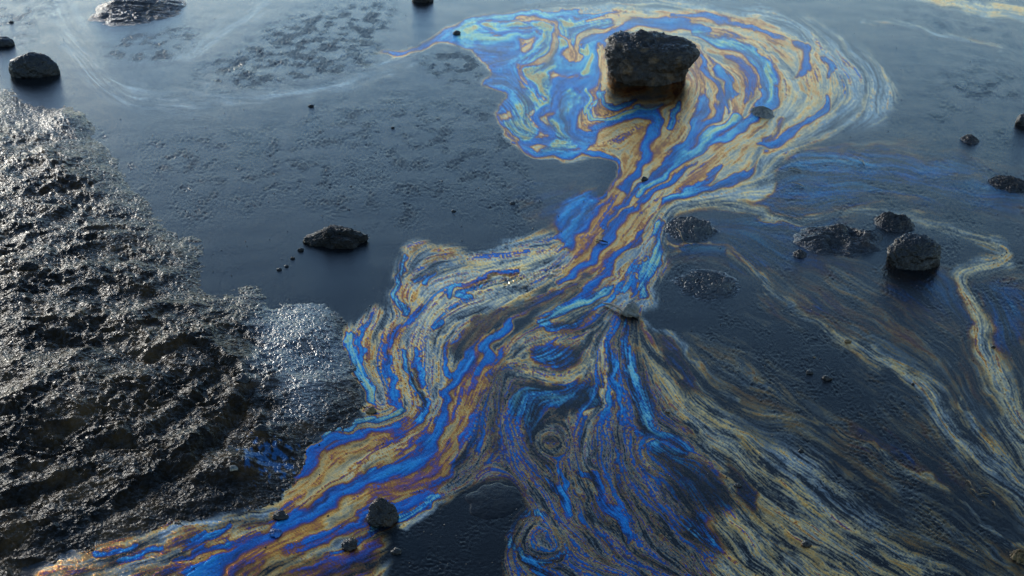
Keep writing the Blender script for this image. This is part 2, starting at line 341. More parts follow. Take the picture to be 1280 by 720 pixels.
# --- brown band to the lower right
region([(798, 398), (816, 428), (834, 455), (856, 480), (888, 500), (936, 543), (990, 588), (1046, 634), (1112, 675), (1190, 720), (1220, 810), (870, 810), (900, 690), (880, 655), (915, 640), (918, 622), (892, 582), (866, 548), (842, 510), (812, 470), (792, 430)], .30, .07, .46, 9, BAND)
region([(905, 575), (925, 590), (945, 606), (952, 620), (935, 640), (922, 610)], .5, .1, .1, 4, BAND)
region([(960, 640), (1010, 660), (1060, 690), (1050, 810), (930, 810), (960, 690)], .32, .06, .48, 14, BAND)
region([(1010, 570), (1050, 605), (1085, 640), (1110, 668), (1060, 650), (1000, 600), (960, 560)], .22, .10, .45, 10, BAND)
region([(820, 410), (845, 425), (865, 460), (890, 495), (850, 478), (830, 450)], .53, .05, .22, 8, BAND)
ribbon([(808, 404), (812, 425), (826, 445), (848, 470)], 3, .36, .5, .1, part=BAND)

# --- strands on the right
ribbon([(806, 400), (845, 424), (864, 452), (885, 488), (918, 500)], [3, 4, 4, 5, 3], .17, .22, .12, part=STR3)
ribbon([(864, 455), (900, 500), (950, 520), (1010, 525), (1050, 545), (1090, 556), (1112, 582), (1160, 600), (1200, 625), (1240, 662), (1300, 700)], [4, 3, 2.5, 2, 2.5, 3, 7, 5, 3, 3, 3], .28, .2, .10, part=STR3)
ribbon([(915, 440), (938, 448), (945, 465), (936, 480), (960, 490)], 4, .18, .09, .15, part=STR3)
ribbon([(905, 318), (935, 335), (980, 376), (1030, 411), (1060, 428), (1092, 446), (1130, 466), (1164, 490), (1190, 530), (1230, 572), (1300, 640)], [3, 3, 4, 4, 6, 8, 7, 11, 15, 17, 20], .265, [.12, .15, .2, .28, .42, .45, .42, .42, .4, .36, .36], .07, soft=.85, part=STR2)
ribbon([(1075, 440), (1085, 455), (1098, 462)], 7, .27, .35, .1, part=STR2)
ribbon([(1200, 500), (1210, 525), (1240, 555)], 3, .27, .4, .1, part=STR2)
ribbon([(820, 274), (848, 259), (900, 256), (950, 268), (1000, 278), (1045, 268), (1090, 262), (1150, 274), (1200, 291), (1248, 308), (1257, 320), (1235, 332), (1206, 341), (1203, 357), (1218, 385), (1230, 402), (1226, 430), (1241, 462), (1258, 505), (1285, 550), (1340, 620)],
       [4, 7, 7, 7, 6, 3, 3, 5, 5, 7, 8, 9, 9, 9, 10, 12, 12, 15, 18, 28, 40], .27, [.5, .55, .5, .42, .34, .2, .2, .25, .28, .36, .42, .45, .45, .45, .48, .48, .48, .46, .44, .4, .36], .05, soft=.8, part=STR1)
ribbon([(834, 276), (830, 296), (842, 308), (866, 310), (885, 306)], [4, 4, 4, 3, 2], .25, .45, .1, part=STREAM)
ribbon([(840, 316), (860, 308), (880, 309), (915, 316), (945, 338), (958, 360), (990, 382)], [2, 3, 3, 2.5, 3, 4, 3], .28, .22, .12, part=STR2)
ribbon([(1140, -6), (1190, 4), (1240, 13), (1300, 20)], [6, 8, 8, 8], .27, .9, .08)  # warm glint on the far water, painted in as tan film
ribbon([(1080, 28), (1130, 30), (1190, 45), (1250, 60)], 4, .27, .2, .1)
ribbon([(700, 2), (800, -2), (900, 0), (960, 10)], 5, .16, .35, .1)
# eddies and drifts that only steer the fine streaks
STEER = [[(0, 300), (100, 340), (250, 300)], [(300, 200), (450, 190), (600, 230)], [(300, 290), (500, 290), (650, 270)], [(0, 20), (100, 60), (300, 120), (500, 80), (600, 20)],
         [(860, 420), (960, 470), (1060, 560)], [(980, 470), (1100, 540), (1200, 620)], [(1000, 200), (1100, 210), (1280, 240)], [(960, 300), (1080, 350), (1180, 420)], [(1150, 80), (1280, 110)], [(1120, 160), (1280, 200)],
         [(500, 720), (560, 670), (620, 640)], [(560, 720), (600, 690), (640, 660)], [(1100, 20), (1180, 60), (1280, 80)], [(1100, 680), (1200, 720)], [(600, 500), (600, 560), (570, 600)],
         [(640, 560), (650, 600), (680, 640), (700, 700)], [(660, 600), (690, 650), (740, 700), (800, 730)], [(720, 560), (728, 600), (740, 640), (790, 700), (850, 730)], [(780, 560), (790, 600), (830, 650), (900, 720)],
         [(830, 580), (870, 630), (920, 690)], [(760, 520), (765, 560), (775, 620), (810, 670)], [(620, 500), (635, 540), (650, 570)], [(570, 615), (600, 590), (640, 592), (668, 620), (664, 660), (645, 690), (645, 730)],
         [(560, 330), (620, 325), (700, 310)], [(540, 350), (600, 335)], [(540, 400), (530, 440), (535, 480)], [(550, 430), (545, 470), (545, 500)], [(940, 560), (1000, 610), (1080, 670)], [(1000, 640), (1060, 680), (1120, 720)],
         [(1080, 90), (1070, 130), (1020, 160)], [(1060, 60), (1095, 100), (1095, 130)], [(1020, 60), (1060, 100), (1055, 140)], [(960, 60), (1010, 110), (1000, 140)], [(900, 120), (920, 150), (880, 200)]]

# orientation field from every line
samp = []
for op in OPS:
    if op[0] == 'L':
        L = smooth_line([p[:2] for p in op[1]], 4)
        d = np.diff(L, axis=0)
        samp.append(np.hstack([(L[1:] + L[:-1]) / 2, d]))
for pts in STEER:
    L = smooth_line(pts, 8); d = np.diff(L, axis=0)
    samp.append(np.hstack([(L[1:] + L[:-1]) / 2, d]))
samp = np.vstack(samp).astype(np.float32)
ln = np.hypot(samp[:, 2], samp[:, 3]) + 1e-6
th2 = 2 * np.arctan2(samp[:, 3], samp[:, 2])
sc, ss = np.cos(th2) * ln, np.sin(th2) * ln
CS = 8
cuu, cvv = np.meshgrid(us[::CS], vs[::CS])
fc = np.zeros_like(cuu); fs = np.zeros_like(cuu)
for i in range(0, len(samp), 200):
    q = samp[i:i + 200]
    d2 = (cuu[..., None] - q[:, 0]) ** 2 + (cvv[..., None] - q[:, 1]) ** 2
    w = 1 / (d2 + 60) ** 1.6
    fc += (w * sc[i:i + 200]).sum(-1); fs += (w * ss[i:i + 200]).sum(-1)
nrm = np.hypot(fc, fs) + 1e-20
fc /= nrm; fs /= nrm

def upsample(a):
    y = np.arange(NH) / CS; x = np.arange(NW) / CS
    y0 = np.minimum(y.astype(int), a.shape[0] - 2); x0 = np.minimum(x.astype(int), a.shape[1] - 2)
    fy = np.clip(y - y0, 0, 1)[:, None]; fx = np.clip(x - x0, 0, 1)[None]
    return (a[y0][:, x0] * (1 - fy) * (1 - fx) + a[y0][:, x0 + 1] * (1 - fy) * fx + a[y0 + 1][:, x0] * fy * (1 - fx) + a[y0 + 1][:, x0 + 1] * fy * fx).astype(np.float32)

ang = np.arctan2(upsample(fs), upsample(fc)) / 2
# let the streaks meander a little
ang = ang + .30 * fbm(UU / 34, VV / 24, 2, 5)
CA, SA = np.cos(ang).astype(np.float32), np.sin(ang).astype(np.float32)

def lic(noises, n, step):
    acc = [a.copy() for a in noises]
    jj, ii = np.meshgrid(np.arange(NW, dtype=np.float32), np.arange(NH, dtype=np.float32))
    for sg in (1, -1):
        px, py = jj.copy(), ii.copy()
        dx, dy = CA * sg, SA * sg
        for k in range(n):
            px += dx * step; py += dy * step
            ix = np.clip(px + .5, 0, NW - 1).astype(np.int32); iy = np.clip(py + .5, 0, NH - 1).astype(np.int32)
            fl = iy * NW + ix
            for a, nz in zip(acc, noises):
                a += nz.ravel()[fl]
            nx, ny = CA.ravel()[fl], SA.ravel()[fl]
            s = np.where(nx * dx + ny * dy < 0, -1, 1).astype(np.float32)
            dx, dy = nx * s, ny * s
    return [(a - a.mean()) / a.std() for a in acc]

wn_ = rng.standard_normal((NH, NW)).astype(np.float32)
n1 = wn_
n2 = blur(rng.standard_normal((NH, NW)), 1.7); n2 /= n2.std()
L1, L2 = lic([n1, n2], 14, 1.2)
n3 = blur(rng.standard_normal((NH, NW)), 4.0); n3 /= n3.std()
n4 = blur(rng.standard_normal((NH, NW)), 9.0); n4 /= n4.std()
L3, L4 = lic([n3, n4], 26, 2.4)

# ------------------------------------------------------------------ lay the film on the chart
psi = fbm(UU / 52, VV / 36, 2, 21, .4) + .05 * perlin(UU / 17, VV / 12, 23)
vy_, vx_ = np.gradient(psi.astype(np.float32))
vx_, vy_ = vy_ / np.hypot(vx_, vy_).mean(), -vx_ / np.hypot(vx_, vy_).mean()
pj, pi_ = np.meshgrid(np.arange(NW, dtype=np.float32), np.arange(NH, dtype=np.float32))
for k in range(7):                                  # small eddies fold the bands
    fl = np.clip(pi_ + .5, 0, NH - 1).astype(np.int32) * NW + np.clip(pj + .5, 0, NW - 1).astype(np.int32)
    pj = pj + .30 * vx_.ravel()[fl]; pi_ = pi_ + .30 * vy_.ravel()[fl]
fl = np.clip(pi_ + .5, 0, NH - 1).astype(np.int32) * NW + np.clip(pj + .5, 0, NW - 1).astype(np.int32)
L1s = L1
L2, L3, L4 = [a.ravel()[fl] for a in (L2, L3, L4)]
WU = (U0 + pj * STEP - SA * (.9 * L2 + 1.2 * L3 + .45 * L1)).astype(np.float32)
WV = (V0 + pi_ * STEP + CA * (.9 * L2 + 1.2 * L3 + .45 * L1)).astype(np.float32)
T = np.full((NH, NW), .2, np.float32); A = np.full((NH, NW), .08, np.float32); M = np.zeros((NH, NW), np.float32)
PART = np.zeros((NH, NW), np.int8)

def bbox(u0, u1, v0, v1):
    a = max(0, int((v0 - V0) / STEP)); b = min(NH, int((v1 - V0) / STEP) + 2)
    c = max(0, int((u0 - U0) / STEP)); d = min(NW, int((u1 - U0) / STEP) + 2)
    return slice(a, max(a + 1, b)), slice(c, max(c + 1, d))

def poly_mask(P, X, Y):
    P = np.asarray(P, np.float32)
    ins = np.zeros(X.shape, bool)
    n = len(P); j = n - 1
    for i in range(n):
        xi, yi = P[i]; xj, yj = P[j]
        if yi != yj:
            c = ((yi > Y) != (yj > Y)) & (X < (xj - xi) * (Y - yi) / (yj - yi) + xi)
            ins ^= c
        j = i
    return ins

def closed(pts, sub=4):
    P = list(pts); n = len(P)
    L = smooth_line(P[-2:] + P + P[:2], sub)
    return L[2 * sub:(n + 2) * sub]

def line_field(P, X, Y, chan=2):
    """distance to a polyline, minus interpolated channels"""
    best = np.full(X.shape, 1e9, np.float32); ch = [np.zeros(X.shape, np.float32) for _ in range(P.shape[1] - 2)]
    for a, b in zip(P[:-1], P[1:]):
        m = 45
        sl = None
        dx, dy = b[0] - a[0], b[1] - a[1]
        l2 = dx * dx + dy * dy + 1e-9
        t = np.clip(((X - a[0]) * dx + (Y - a[1]) * dy) / l2, 0, 1)
        d = (X - a[0] - t * dx) ** 2 + (Y - a[1] - t * dy) ** 2
        k = d < best
        best = np.where(k, d, best)
        for c in range(len(ch)):
            ch[c] = np.where(k, a[2 + c] + (b[2 + c] - a[2 + c]) * t, ch[c])
    return np.sqrt(best), ch

for kind, pts, t_, a_, m_, _, soft, part, w_ in OPS:
    P = np.array([p[:2] for p in pts], float)
    if kind == 'R':
        pad = 14 + 3 * soft
        sl = bbox(P[:, 0].min() - pad, P[:, 0].max() + pad, P[:, 1].min() - pad, P[:, 1].max() + pad)
        m = poly_mask(closed(pts), WU[sl], WV[sl]).astype(np.float32)
        w = np.clip(blur(np.pad(m, 24, mode='edge'), soft / STEP * .6)[24:-24, 24:-24], 0, 1)
        if soft > 6:
            w = np.clip(w + .22 * L3[sl] * w * (1 - w) * 2 + .15 * L2[sl] * w * (1 - w) * 2, 0, 1)
        tt = t_; mm = m_
    else:
        n = len(pts)
        tc = np.interp(np.linspace(0, 1, n), np.linspace(0, 1, len(t_)), t_) if hasattr(t_, '__len__') else np.full(n, t_)
        mc = np.interp(np.linspace(0, 1, n), np.linspace(0, 1, len(m_)), m_) if hasattr(m_, '__len__') else np.full(n, -1 if m_ is None else m_)
        Q = smooth_line(np.hstack([np.array(pts, float), tc[:, None], mc[:, None]]), 5)
        pad = 14 + Q[:, 2].max() * 1.8
        sl = bbox(P[:, 0].min() - pad, P[:, 0].max() + pad, P[:, 1].min() - pad, P[:, 1].max() + pad)
        d, (hw, tt, mm) = line_field(Q, WU[sl], WV[sl])
        hw = np.maximum(hw, .8)
        w = 1 - sstep(d / hw, 1 - soft, 1 + soft)
    T[sl] += (tt - T[sl]) * w
    if a_ is not None:
        A[sl] += (a_ - A[sl]) * w
    if m_ is not None:
        M[sl] += (mm - M[sl]) * w
    if part is not None:
        PART[sl] = np.where(w > .4, max(part, 0), PART[sl])

mix = .95 * L1 + .90 * L2 + .50 * L3 + .20 * L4
mix = mix / mix.std()
mixf = 1.3 * L1 + .8 * L2 + .22 * L3 + .05 * L4
mixf = mixf / mixf.std()
fm = blur(np.isin(PART, (LOBE, FAN, BAND, STR1, STR2, STR3)).astype(np.float32), 6)
mix = mix * (1 - fm) + mixf * fm
mix = np.tanh(mix * .8) * 1.25
TH = T + (A * 1.15 + .018) * mix
# threads of thicker film run through the thin parts
n5 = blur(rng.standard_normal((NH, NW)), .75); n6 = blur(rng.standard_normal((NH, NW)), 2.4)
K1, K2 = lic([n5 / n5.std(), n6 / n6.std()], 18, 1.6)
bm = lambda ids: blur(np.isin(PART, ids).astype(np.float32), 5)
lo_, fa_, ba_ = bm((LOBE,)), bm((FAN,)), bm((BAND, STR1, STR2, STR3))
hd_ = bm((HEAD,)) * sstep(A, .06, .12)
thr = .55 * L1 + .55 * K1 + .5 * K2
pick = lo_ * sstep(thr, .75, 1.3) + fa_ * .9 * sstep(thr, .25, .8) + ba_ * .5 * sstep(thr, 1.4, 1.9) + .5 * hd_ * sstep(thr, .8, 1.4) + .6 * bm((HEAD, STREAM)) * sstep(thr, 1.45, 1.9)
TH = np.where(TH < .5, TH + (.66 + .05 * L3 - TH) * np.clip(pick, 0, 1), TH)
# cover breaks up into threads where it is thin
MB = M * .93
gap = np.clip(1.0 + (.20 + .38 * np.clip(lo_ + fa_ + 1.0 * ba_, 0, 1.2)) * (.6 * L1 + .6 * L2 - .35 * K1 + .2 * L3), .04, 1.5)
cov = np.clip(MB * gap + .30 * (4 * MB * (1 - MB)) * (.5 * L1 + .6 * K1 + .5 * K2 - .15), 0, 1)
cov = cov * (1 - .55 * sstep(L1 * .8 + .5 * wn_ * .4, 1.1, 2.0)) * (1 - .35 * sstep(-L2, 1.2, 2.2))
cov = np.where(M < .02, 0, cov)

# wrinkled skin on the still water
Wk = np.zeros((NH, NW), np.float32)
WR = [([(235, 105), (300, 60), (360, 25), (450, 5), (500, 15), (470, 50), (480, 70), (420, 95), (350, 108), (280, 108)], 1.25), ([(130, 60), (170, 40), (240, 40), (235, 60), (190, 80), (150, 75)], 1.1),
      ([(520, 75), (560, 60), (600, 72), (612, 88), (590, 105), (550, 105)], 1.15), ([(180, 170), (330, 160), (420, 125), (560, 120), (620, 125), (650, 180), (680, 220), (700, 250), (640, 285), (560, 260), (500, 290), (430, 270), (330, 260), (230, 280), (190, 240)], .60),
      ([(420, 130), (520, 110), (590, 135), (585, 150), (500, 160)], .5), ([(560, 190), (640, 190), (690, 225), (650, 265), (580, 240)], .45),
      ([(1160, 95), (1220, 85), (1300, 95), (1300, 125), (1200, 125)], .7), ([(1140, 130), (1200, 120), (1230, 150), (1160, 160)], .5), ([(1100, 10), (1180, 15), (1260, 35), (1290, 60), (1180, 45)], .5), ([(1220, 150), (1290, 160), (1290, 210), (1230, 190)], .5),
      ([(0, 0), (80, 0), (70, 25), (20, 50), (-40, 40)], .7), ([(1080, 90), (1110, 120), (1080, 150), (1030, 150), (1040, 110)], .45), ([(590, 345), (640, 325), (700, 320), (712, 340), (670, 365), (610, 385), (585, 375)], 1.2),
      ([(830, 330), (880, 330), (930, 355), (900, 380), (850, 375)], .6), ([(0, 40), (40, 30), (30, 60), (-20, 70)], .6), ([(500, 650), (560, 615), (640, 615), (640, 730), (480, 730)], .22),
      ([(860, 400), (1000, 380), (1150, 460), (1200, 600), (1250, 720), (1100, 660), (960, 540)], .42), ([(960, 190), (1100, 190), (1290, 210), (1290, 420), (1100, 400), (960, 330)], .38), ([(1100, 60), (1290, 70), (1290, 220), (1120, 190)], .2),
      ([(100, 150), (160, 190), (200, 270), (130, 190)], .8), ([(560, 130), (620, 120), (660, 200), (600, 190)], .5)]
for pts, wv_ in WR:
    P = np.array(pts, float); sl = bbox(P[:, 0].min() - 40, P[:, 0].max() + 40, P[:, 1].min() - 40, P[:, 1].max() + 40)
    m = poly_mask(closed(pts), UU[sl] + 10 * fbm(UU[sl] / 25, VV[sl] / 14, 3, 51), VV[sl] + 7 * fbm(UU[sl] / 25, VV[sl] / 14, 3, 61)).astype(np.float32)
    m = blur(np.pad(m, 30, mode='edge'), 8)[30:-30, 30:-30]
    Wk[sl] = np.maximum(Wk[sl], m * wv_)
pat = fbm(GX * 14, GY * 9, 3, 71)
Wk = Wk * np.clip(.55 + 1.3 * pat, .05, 1.4) * (1 - .8 * np.clip(M, 0, 1) * (Wk < .9))
wr = ridged(GX * 75 + .9 * fbm(GX * 20, GY * 20, 2, 81), GY * 115 + .8 * fbm(GX * 25, GY * 25, 2, 84), 3, 82, .6) - 1.0
fine = fbm(GX * 120, GY * 150, 2, 91)
HT = Wk * (.0019 * wr + .0010 * fine) + cov * (.00013 * L1 + .00022 * L2 + .0002 * L3) + .00026 * fine * (.4 + .6 * sstep(pat, -.3, .4)) + .0006 * fbm(GX * 5, GY * 5, 2, 95)
HT = HT.astype(np.float32)

# ------------------------------------------------------------------ the mud bank
SHORE = [(-420, 95), (-100, 100), (0, 112), (30, 127), (52, 140), (85, 136), (110, 150), (117, 176), (140, 200), (166, 236), (190, 262), (212, 288), (244, 300), (256, 330), (250, 356), (276, 371), (318, 362), (345, 386), (380, 376), (408, 386), (434, 402), (430, 426),
         (440, 456), (451, 482), (456, 512), (438, 526), (400, 546), (384, 562), (370, 592), (344, 622), (290, 639), (200, 660), (130, 680), (60, 706), (10, 745), (-60, 900), (-420, 900)]
SP = closed(SHORE, 3)
sd_, _ = line_field(np.vstack([SP, SP[:1]]), cuu, cvv)
sdf = upsample(np.where(poly_mask(SP, cuu, cvv), sd_, -sd_)) + 6 * fbm(UU / 30, VV / 22, 4, 101)

GWU = UU + 5 * fbm(UU / 22, VV / 16, 3, 111); GWV = VV + 5 * fbm(UU / 22, VV / 16, 3, 121)

def groove(pts, hw):
    Q = smooth_line(pts, 6)
    sl = bbox(Q[:, 0].min() - 45, Q[:, 0].max() + 45, Q[:, 1].min() - 45, Q[:, 1].max() + 45)
    d, _ = line_field(Q, GWU[sl], GWV[sl])
    out = np.zeros((NH, NW), np.float32)
    out[sl] = np.exp(-(d / hw) ** 2)
    return out

bank = .028 * (1 - np.exp(-np.clip(sdf, 0, None) / 130)) + .003 * sstep(sdf, 0, 22) + np.clip(sdf, -40, 0) * .00025
amp = sstep(sdf, -4, 80)
bigb = fbm(GX * 7, GY * 7, 3, 131)
r1 = ridged(GX * 15 + .7 * fbm(GX * 12, GY * 12, 2, 141), GY * 20 + .7 * fbm(GX * 12, GY * 12, 2, 142), 4, 143, .5) - 1.2
w1, w2 = worley(GX * 70 + 1.2 * fbm(GX * 45, GY * 45, 2, 151), GY * 85 + 1.2 * fbm(GX * 45, GY * 45, 2, 152), 153)
crk = sstep(w2, 0.0, .22)
fine2 = fbm(GX * 150, GY * 170, 2, 161)
wet = sstep(fbm(UU / 40, VV / 30, 3, 171) * 16 + 55 - np.hypot((UU - 375) * .8, (VV - 440) * .62), -10, 30)      # smoother skin by the slick
slide = sstep(28 - np.abs((VV - 620) + (UU - 200) * .62), -8, 14) * sstep(UU, 100, 180) * (1 - sstep(UU, 300, 340))
wet = np.clip(wet + .06 * (1 - sstep(sdf, 5, 50)), 0, 1)
vm = .4 + .75 * sstep(fbm(GX * 5, GY * 6, 3, 181), -.35, .35)
mud = bank + amp * (.011 * bigb * (1 - .6 * wet) + (.0058 - .0024 * wet - .0035 * slide) * vm * r1 + vm * (.0014 + .0024 * wet - .0008 * slide) * (crk - .6) + .0004 * fine2) + (1 - amp) * (.0016 * r1 + .0016 * (crk - .5)) * sstep(sdf, -30, 0)
for pts, hw, dp in [([(-20, 700), (60, 680), (130, 652), (190, 612), (235, 588), (268, 556), (300, 520)], 9, .020), ([(0, 600), (80, 590), (150, 560), (210, 540), (275, 480)], 7, .011), ([(190, 455), (240, 446), (270, 455), (300, 480), (312, 500)], 6, .014), ([(200, 395), (240, 400), (262, 408)], 4, .010),
                    ([(0, 640), (60, 620), (120, 595)], 7, .012), ([(255, 610), (290, 612), (320, 600)], 6, .012), ([(270, 560), (300, 545), (330, 535)], 6, .011), ([(0, 525), (40, 520), (60, 500)], 9, .012), ([(100, 260), (150, 250), (190, 262)], 5, .010), ([(90, 350), (150, 348), (200, 352)], 4, .008),
                    ([(255, 385), (290, 410), (330, 440)], 3, .007), ([(20, 180), (60, 165), (100, 175)], 6, .010), ([(150, 640), (180, 630), (215, 622)], 5, .009), ([(30, 420), (90, 440), (160, 430)], 5, .007)]:
    Q = np.array(pts, float)
    g = groove(pts, hw); g2 = groove([(p[0] - 4, p[1] - 11) for p in pts], hw * 1.5)
    mud = mud - .75 * dp * g * amp + dp * .4 * g2 * amp
for (cu, cv, r, h) in [(82, 150, 24, .018), (303, 487, 12, .010), (245, 585, 40, .014), (300, 588, 26, .014), (345, 560, 22, .008), (230, 425, 60, .012), (100, 500, 70, .014), (60, 220, 60, .018)]:
    mud = mud + h * np.exp(-(((UU - cu) / r) ** 2 + ((VV - cv) / (r * .7)) ** 2)) * sstep(sdf, -8, 10)
mud = mud.astype(np.float32)

# ------------------------------------------------------------------ materials
MATS = {}

def new_mat(name):
    m = bpy.data.materials.new(name); m.use_nodes = True
    nt = m.node_tree
    for n in list(nt.nodes):
        nt.nodes.remove(n)
    MATS[name] = m
    return m, nt, nt.nodes.new('ShaderNodeOutputMaterial')

def node(nt, typ, **kw):
    n = nt.nodes.new(typ)
    for k, v in kw.items():
        if isinstance(k, str) and hasattr(n, k):
            setattr(n, k, v)
    return n

def noise(nt, vec, scale, detail=4, rough=.55):
    n = nt.nodes.new('ShaderNodeTexNoise'); n.inputs['Scale'].default_value = scale; n.inputs['Detail'].default_value = detail; n.inputs['Roughness'].default_value = rough
    nt.links.new(vec, n.inputs['Vector']); return n

def maprange(nt, src, a, b, c, d):
    n = nt.nodes.new('ShaderNodeMapRange'); n.inputs[1].default_value = a; n.inputs[2].default_value = b; n.inputs[3].default_value = c; n.inputs[4].default_value = d
    nt.links.new(src, n.inputs[0]); return n.outputs[0]

def ramp(nt, src, stops):
    n = nt.nodes.new('ShaderNodeValToRGB'); e = n.color_ramp.elements
    while len(e) > 1:
        e.remove(e[-1])
    e[0].position = stops[0][0]; e[0].color = (*stops[0][1], 1)
    for p, c in stops[1:]:
        x = e.new(p); x.color = (*c, 1)
    nt.links.new(src, n.inputs[0]); return n.outputs[0]

def math_(nt, op, a, b=None):
    n = nt.nodes.new('ShaderNodeMath'); n.operation = op
    for i, s in enumerate((a, b)):
        if s is None: continue
        if isinstance(s, (int, float)): n.inputs[i].default_value = s
        else: nt.links.new(s, n.inputs[i])
    return n.outputs[0]

FILM_RAMP = [(0.0, (.33, .34, .33)), (.16, (.40, .385, .35)), (.25, (.46, .37, .265)), (.32, (.64, .42, .20)), (.38, (.74, .38, .11)), (.425, (.64, .24, .04)), (.465, (.36, .11, .025)), (.505, (.20, .06, .06)), (.535, (.10, .06, .15)),
             (.57, (.025, .075, .22)), (.64, (.016, .12, .28)), (.71, (.03, .19, .31)), (.79, (.13, .33, .34)), (.88, (.36, .38, .20)), (.96, (.46, .34, .13)), (1.0, (.42, .22, .06))]

def water_material():
    m, nt, out = new_mat('oily_water')
    at_ = node(nt, 'ShaderNodeAttribute', attribute_name='film'); nr = node(nt, 'ShaderNodeAttribute', attribute_name='skin_normal')
    sep = nt.nodes.new('ShaderNodeSeparateColor'); nt.links.new(at_.outputs['Color'], sep.inputs[0])
    tco = nt.nodes.new('ShaderNodeTexCoord')
    geo = nt.nodes.new('ShaderNodeNewGeometry')
    pos = geo.outputs['Position']
    n1 = noise(nt, pos, 420, 3, .6); n2 = noise(nt, pos, 1300, 2, .5)
    h = math_(nt, 'ADD', n1.outputs[0], math_(nt, 'MULTIPLY', n2.outputs[0], .35))
    bp = nt.nodes.new('ShaderNodeBump'); bp.inputs['Strength'].default_value = .42; bp.inputs['Distance'].default_value = .0012
    nt.links.new(h, bp.inputs['Height']); nt.links.new(nr.outputs['Vector'], bp.inputs['Normal'])
    th = math_(nt, 'ADD', sep.outputs[0], math_(nt, 'MULTIPLY', math_(nt, 'SUBTRACT', n1.outputs[0], .5), .10))
    col = ramp(nt, th, FILM_RAMP)
    bare = nt.nodes.new('ShaderNodeBsdfPrincipled')
    bare.inputs['Base Color'].default_value = (.006, .006, .006, 1); bare.inputs['IOR'].default_value = 1.33; bare.inputs['Specular IOR Level'].default_value = .13
    nt.links.new(maprange(nt, sep.outputs[2], 0, 1, .08, .36), bare.inputs['Roughness'])
    nt.links.new(bp.outputs[0], bare.inputs['Normal'])
    film = nt.nodes.new('ShaderNodeBsdfPrincipled')
    film.inputs['Metallic'].default_value = 1.0; film.inputs['Roughness'].default_value = .17
    nt.links.new(col, film.inputs['Base Color']); tm = nt.nodes.new('ShaderNodeMix'); tm.data_type = 'RGBA'; tm.inputs[0].default_value = .62; tm.inputs[7].default_value = (1, .98, .95, 1); nt.links.new(col, tm.inputs[6]); nt.links.new(tm.outputs[2], film.inputs['Specular Tint']); nt.links.new(bp.outputs[0], film.inputs['Normal'])
    mx = nt.nodes.new('ShaderNodeMixShader')
    nt.links.new(sep.outputs[1], mx.inputs[0]); nt.links.new(bare.outputs[0], mx.inputs[1]); nt.links.new(film.outputs[0], mx.inputs[2])
    nt.links.new(mx.outputs[0], out.inputs[0])
    return m

def stone_material(name, c0, c1, c2, rough=(.4, .85), scale=60, bump=.7, dist=.006, spot=.62, ior=1.36):
    m, nt, out = new_mat(name)
    pos = nt.nodes.new('ShaderNodeTexCoord').outputs['Object']
    a = noise(nt, pos, scale, 6, .65); b = noise(nt, pos, scale * .35, 3); c = noise(nt, pos, scale * 4, 3, .6)
    vo = nt.nodes.new('ShaderNodeTexVoronoi'); vo.inputs['Scale'].default_value = scale * 1.6; nt.links.new(pos, vo.inputs['Vector'])
    col = ramp(nt, a.outputs[0], [(.3, c0), (.55, c1), (.75, c1)])
    mk = maprange(nt, b.outputs[0], spot, spot + .1, 0, .7)
    mc = nt.nodes.new('ShaderNodeMix'); mc.data_type = 'RGBA'
    nt.links.new(mk, mc.inputs[0]); nt.links.new(col, mc.inputs[6]); mc.inputs[7].default_value = (*c2, 1)
    p = nt.nodes.new('ShaderNodeBsdfPrincipled')
    nt.links.new(mc.outputs[2], p.inputs['Base Color']); nt.links.new(maprange(nt, c.outputs[0], .35, .65, *rough), p.inputs['Roughness'])
    p.inputs['IOR'].default_value = ior
    h = math_(nt, 'ADD', math_(nt, 'ADD', a.outputs[0], math_(nt, 'MULTIPLY', vo.outputs[0], .35)), math_(nt, 'MULTIPLY', c.outputs[0], .3))
    bp = nt.nodes.new('ShaderNodeBump'); bp.inputs['Strength'].default_value = bump; bp.inputs['Distance'].default_value = dist
    nt.links.new(h, bp.inputs['Height']); nt.links.new(bp.outputs[0], p.inputs['Normal'])
    nt.links.new(p.outputs[0], out.inputs[0])
    return m

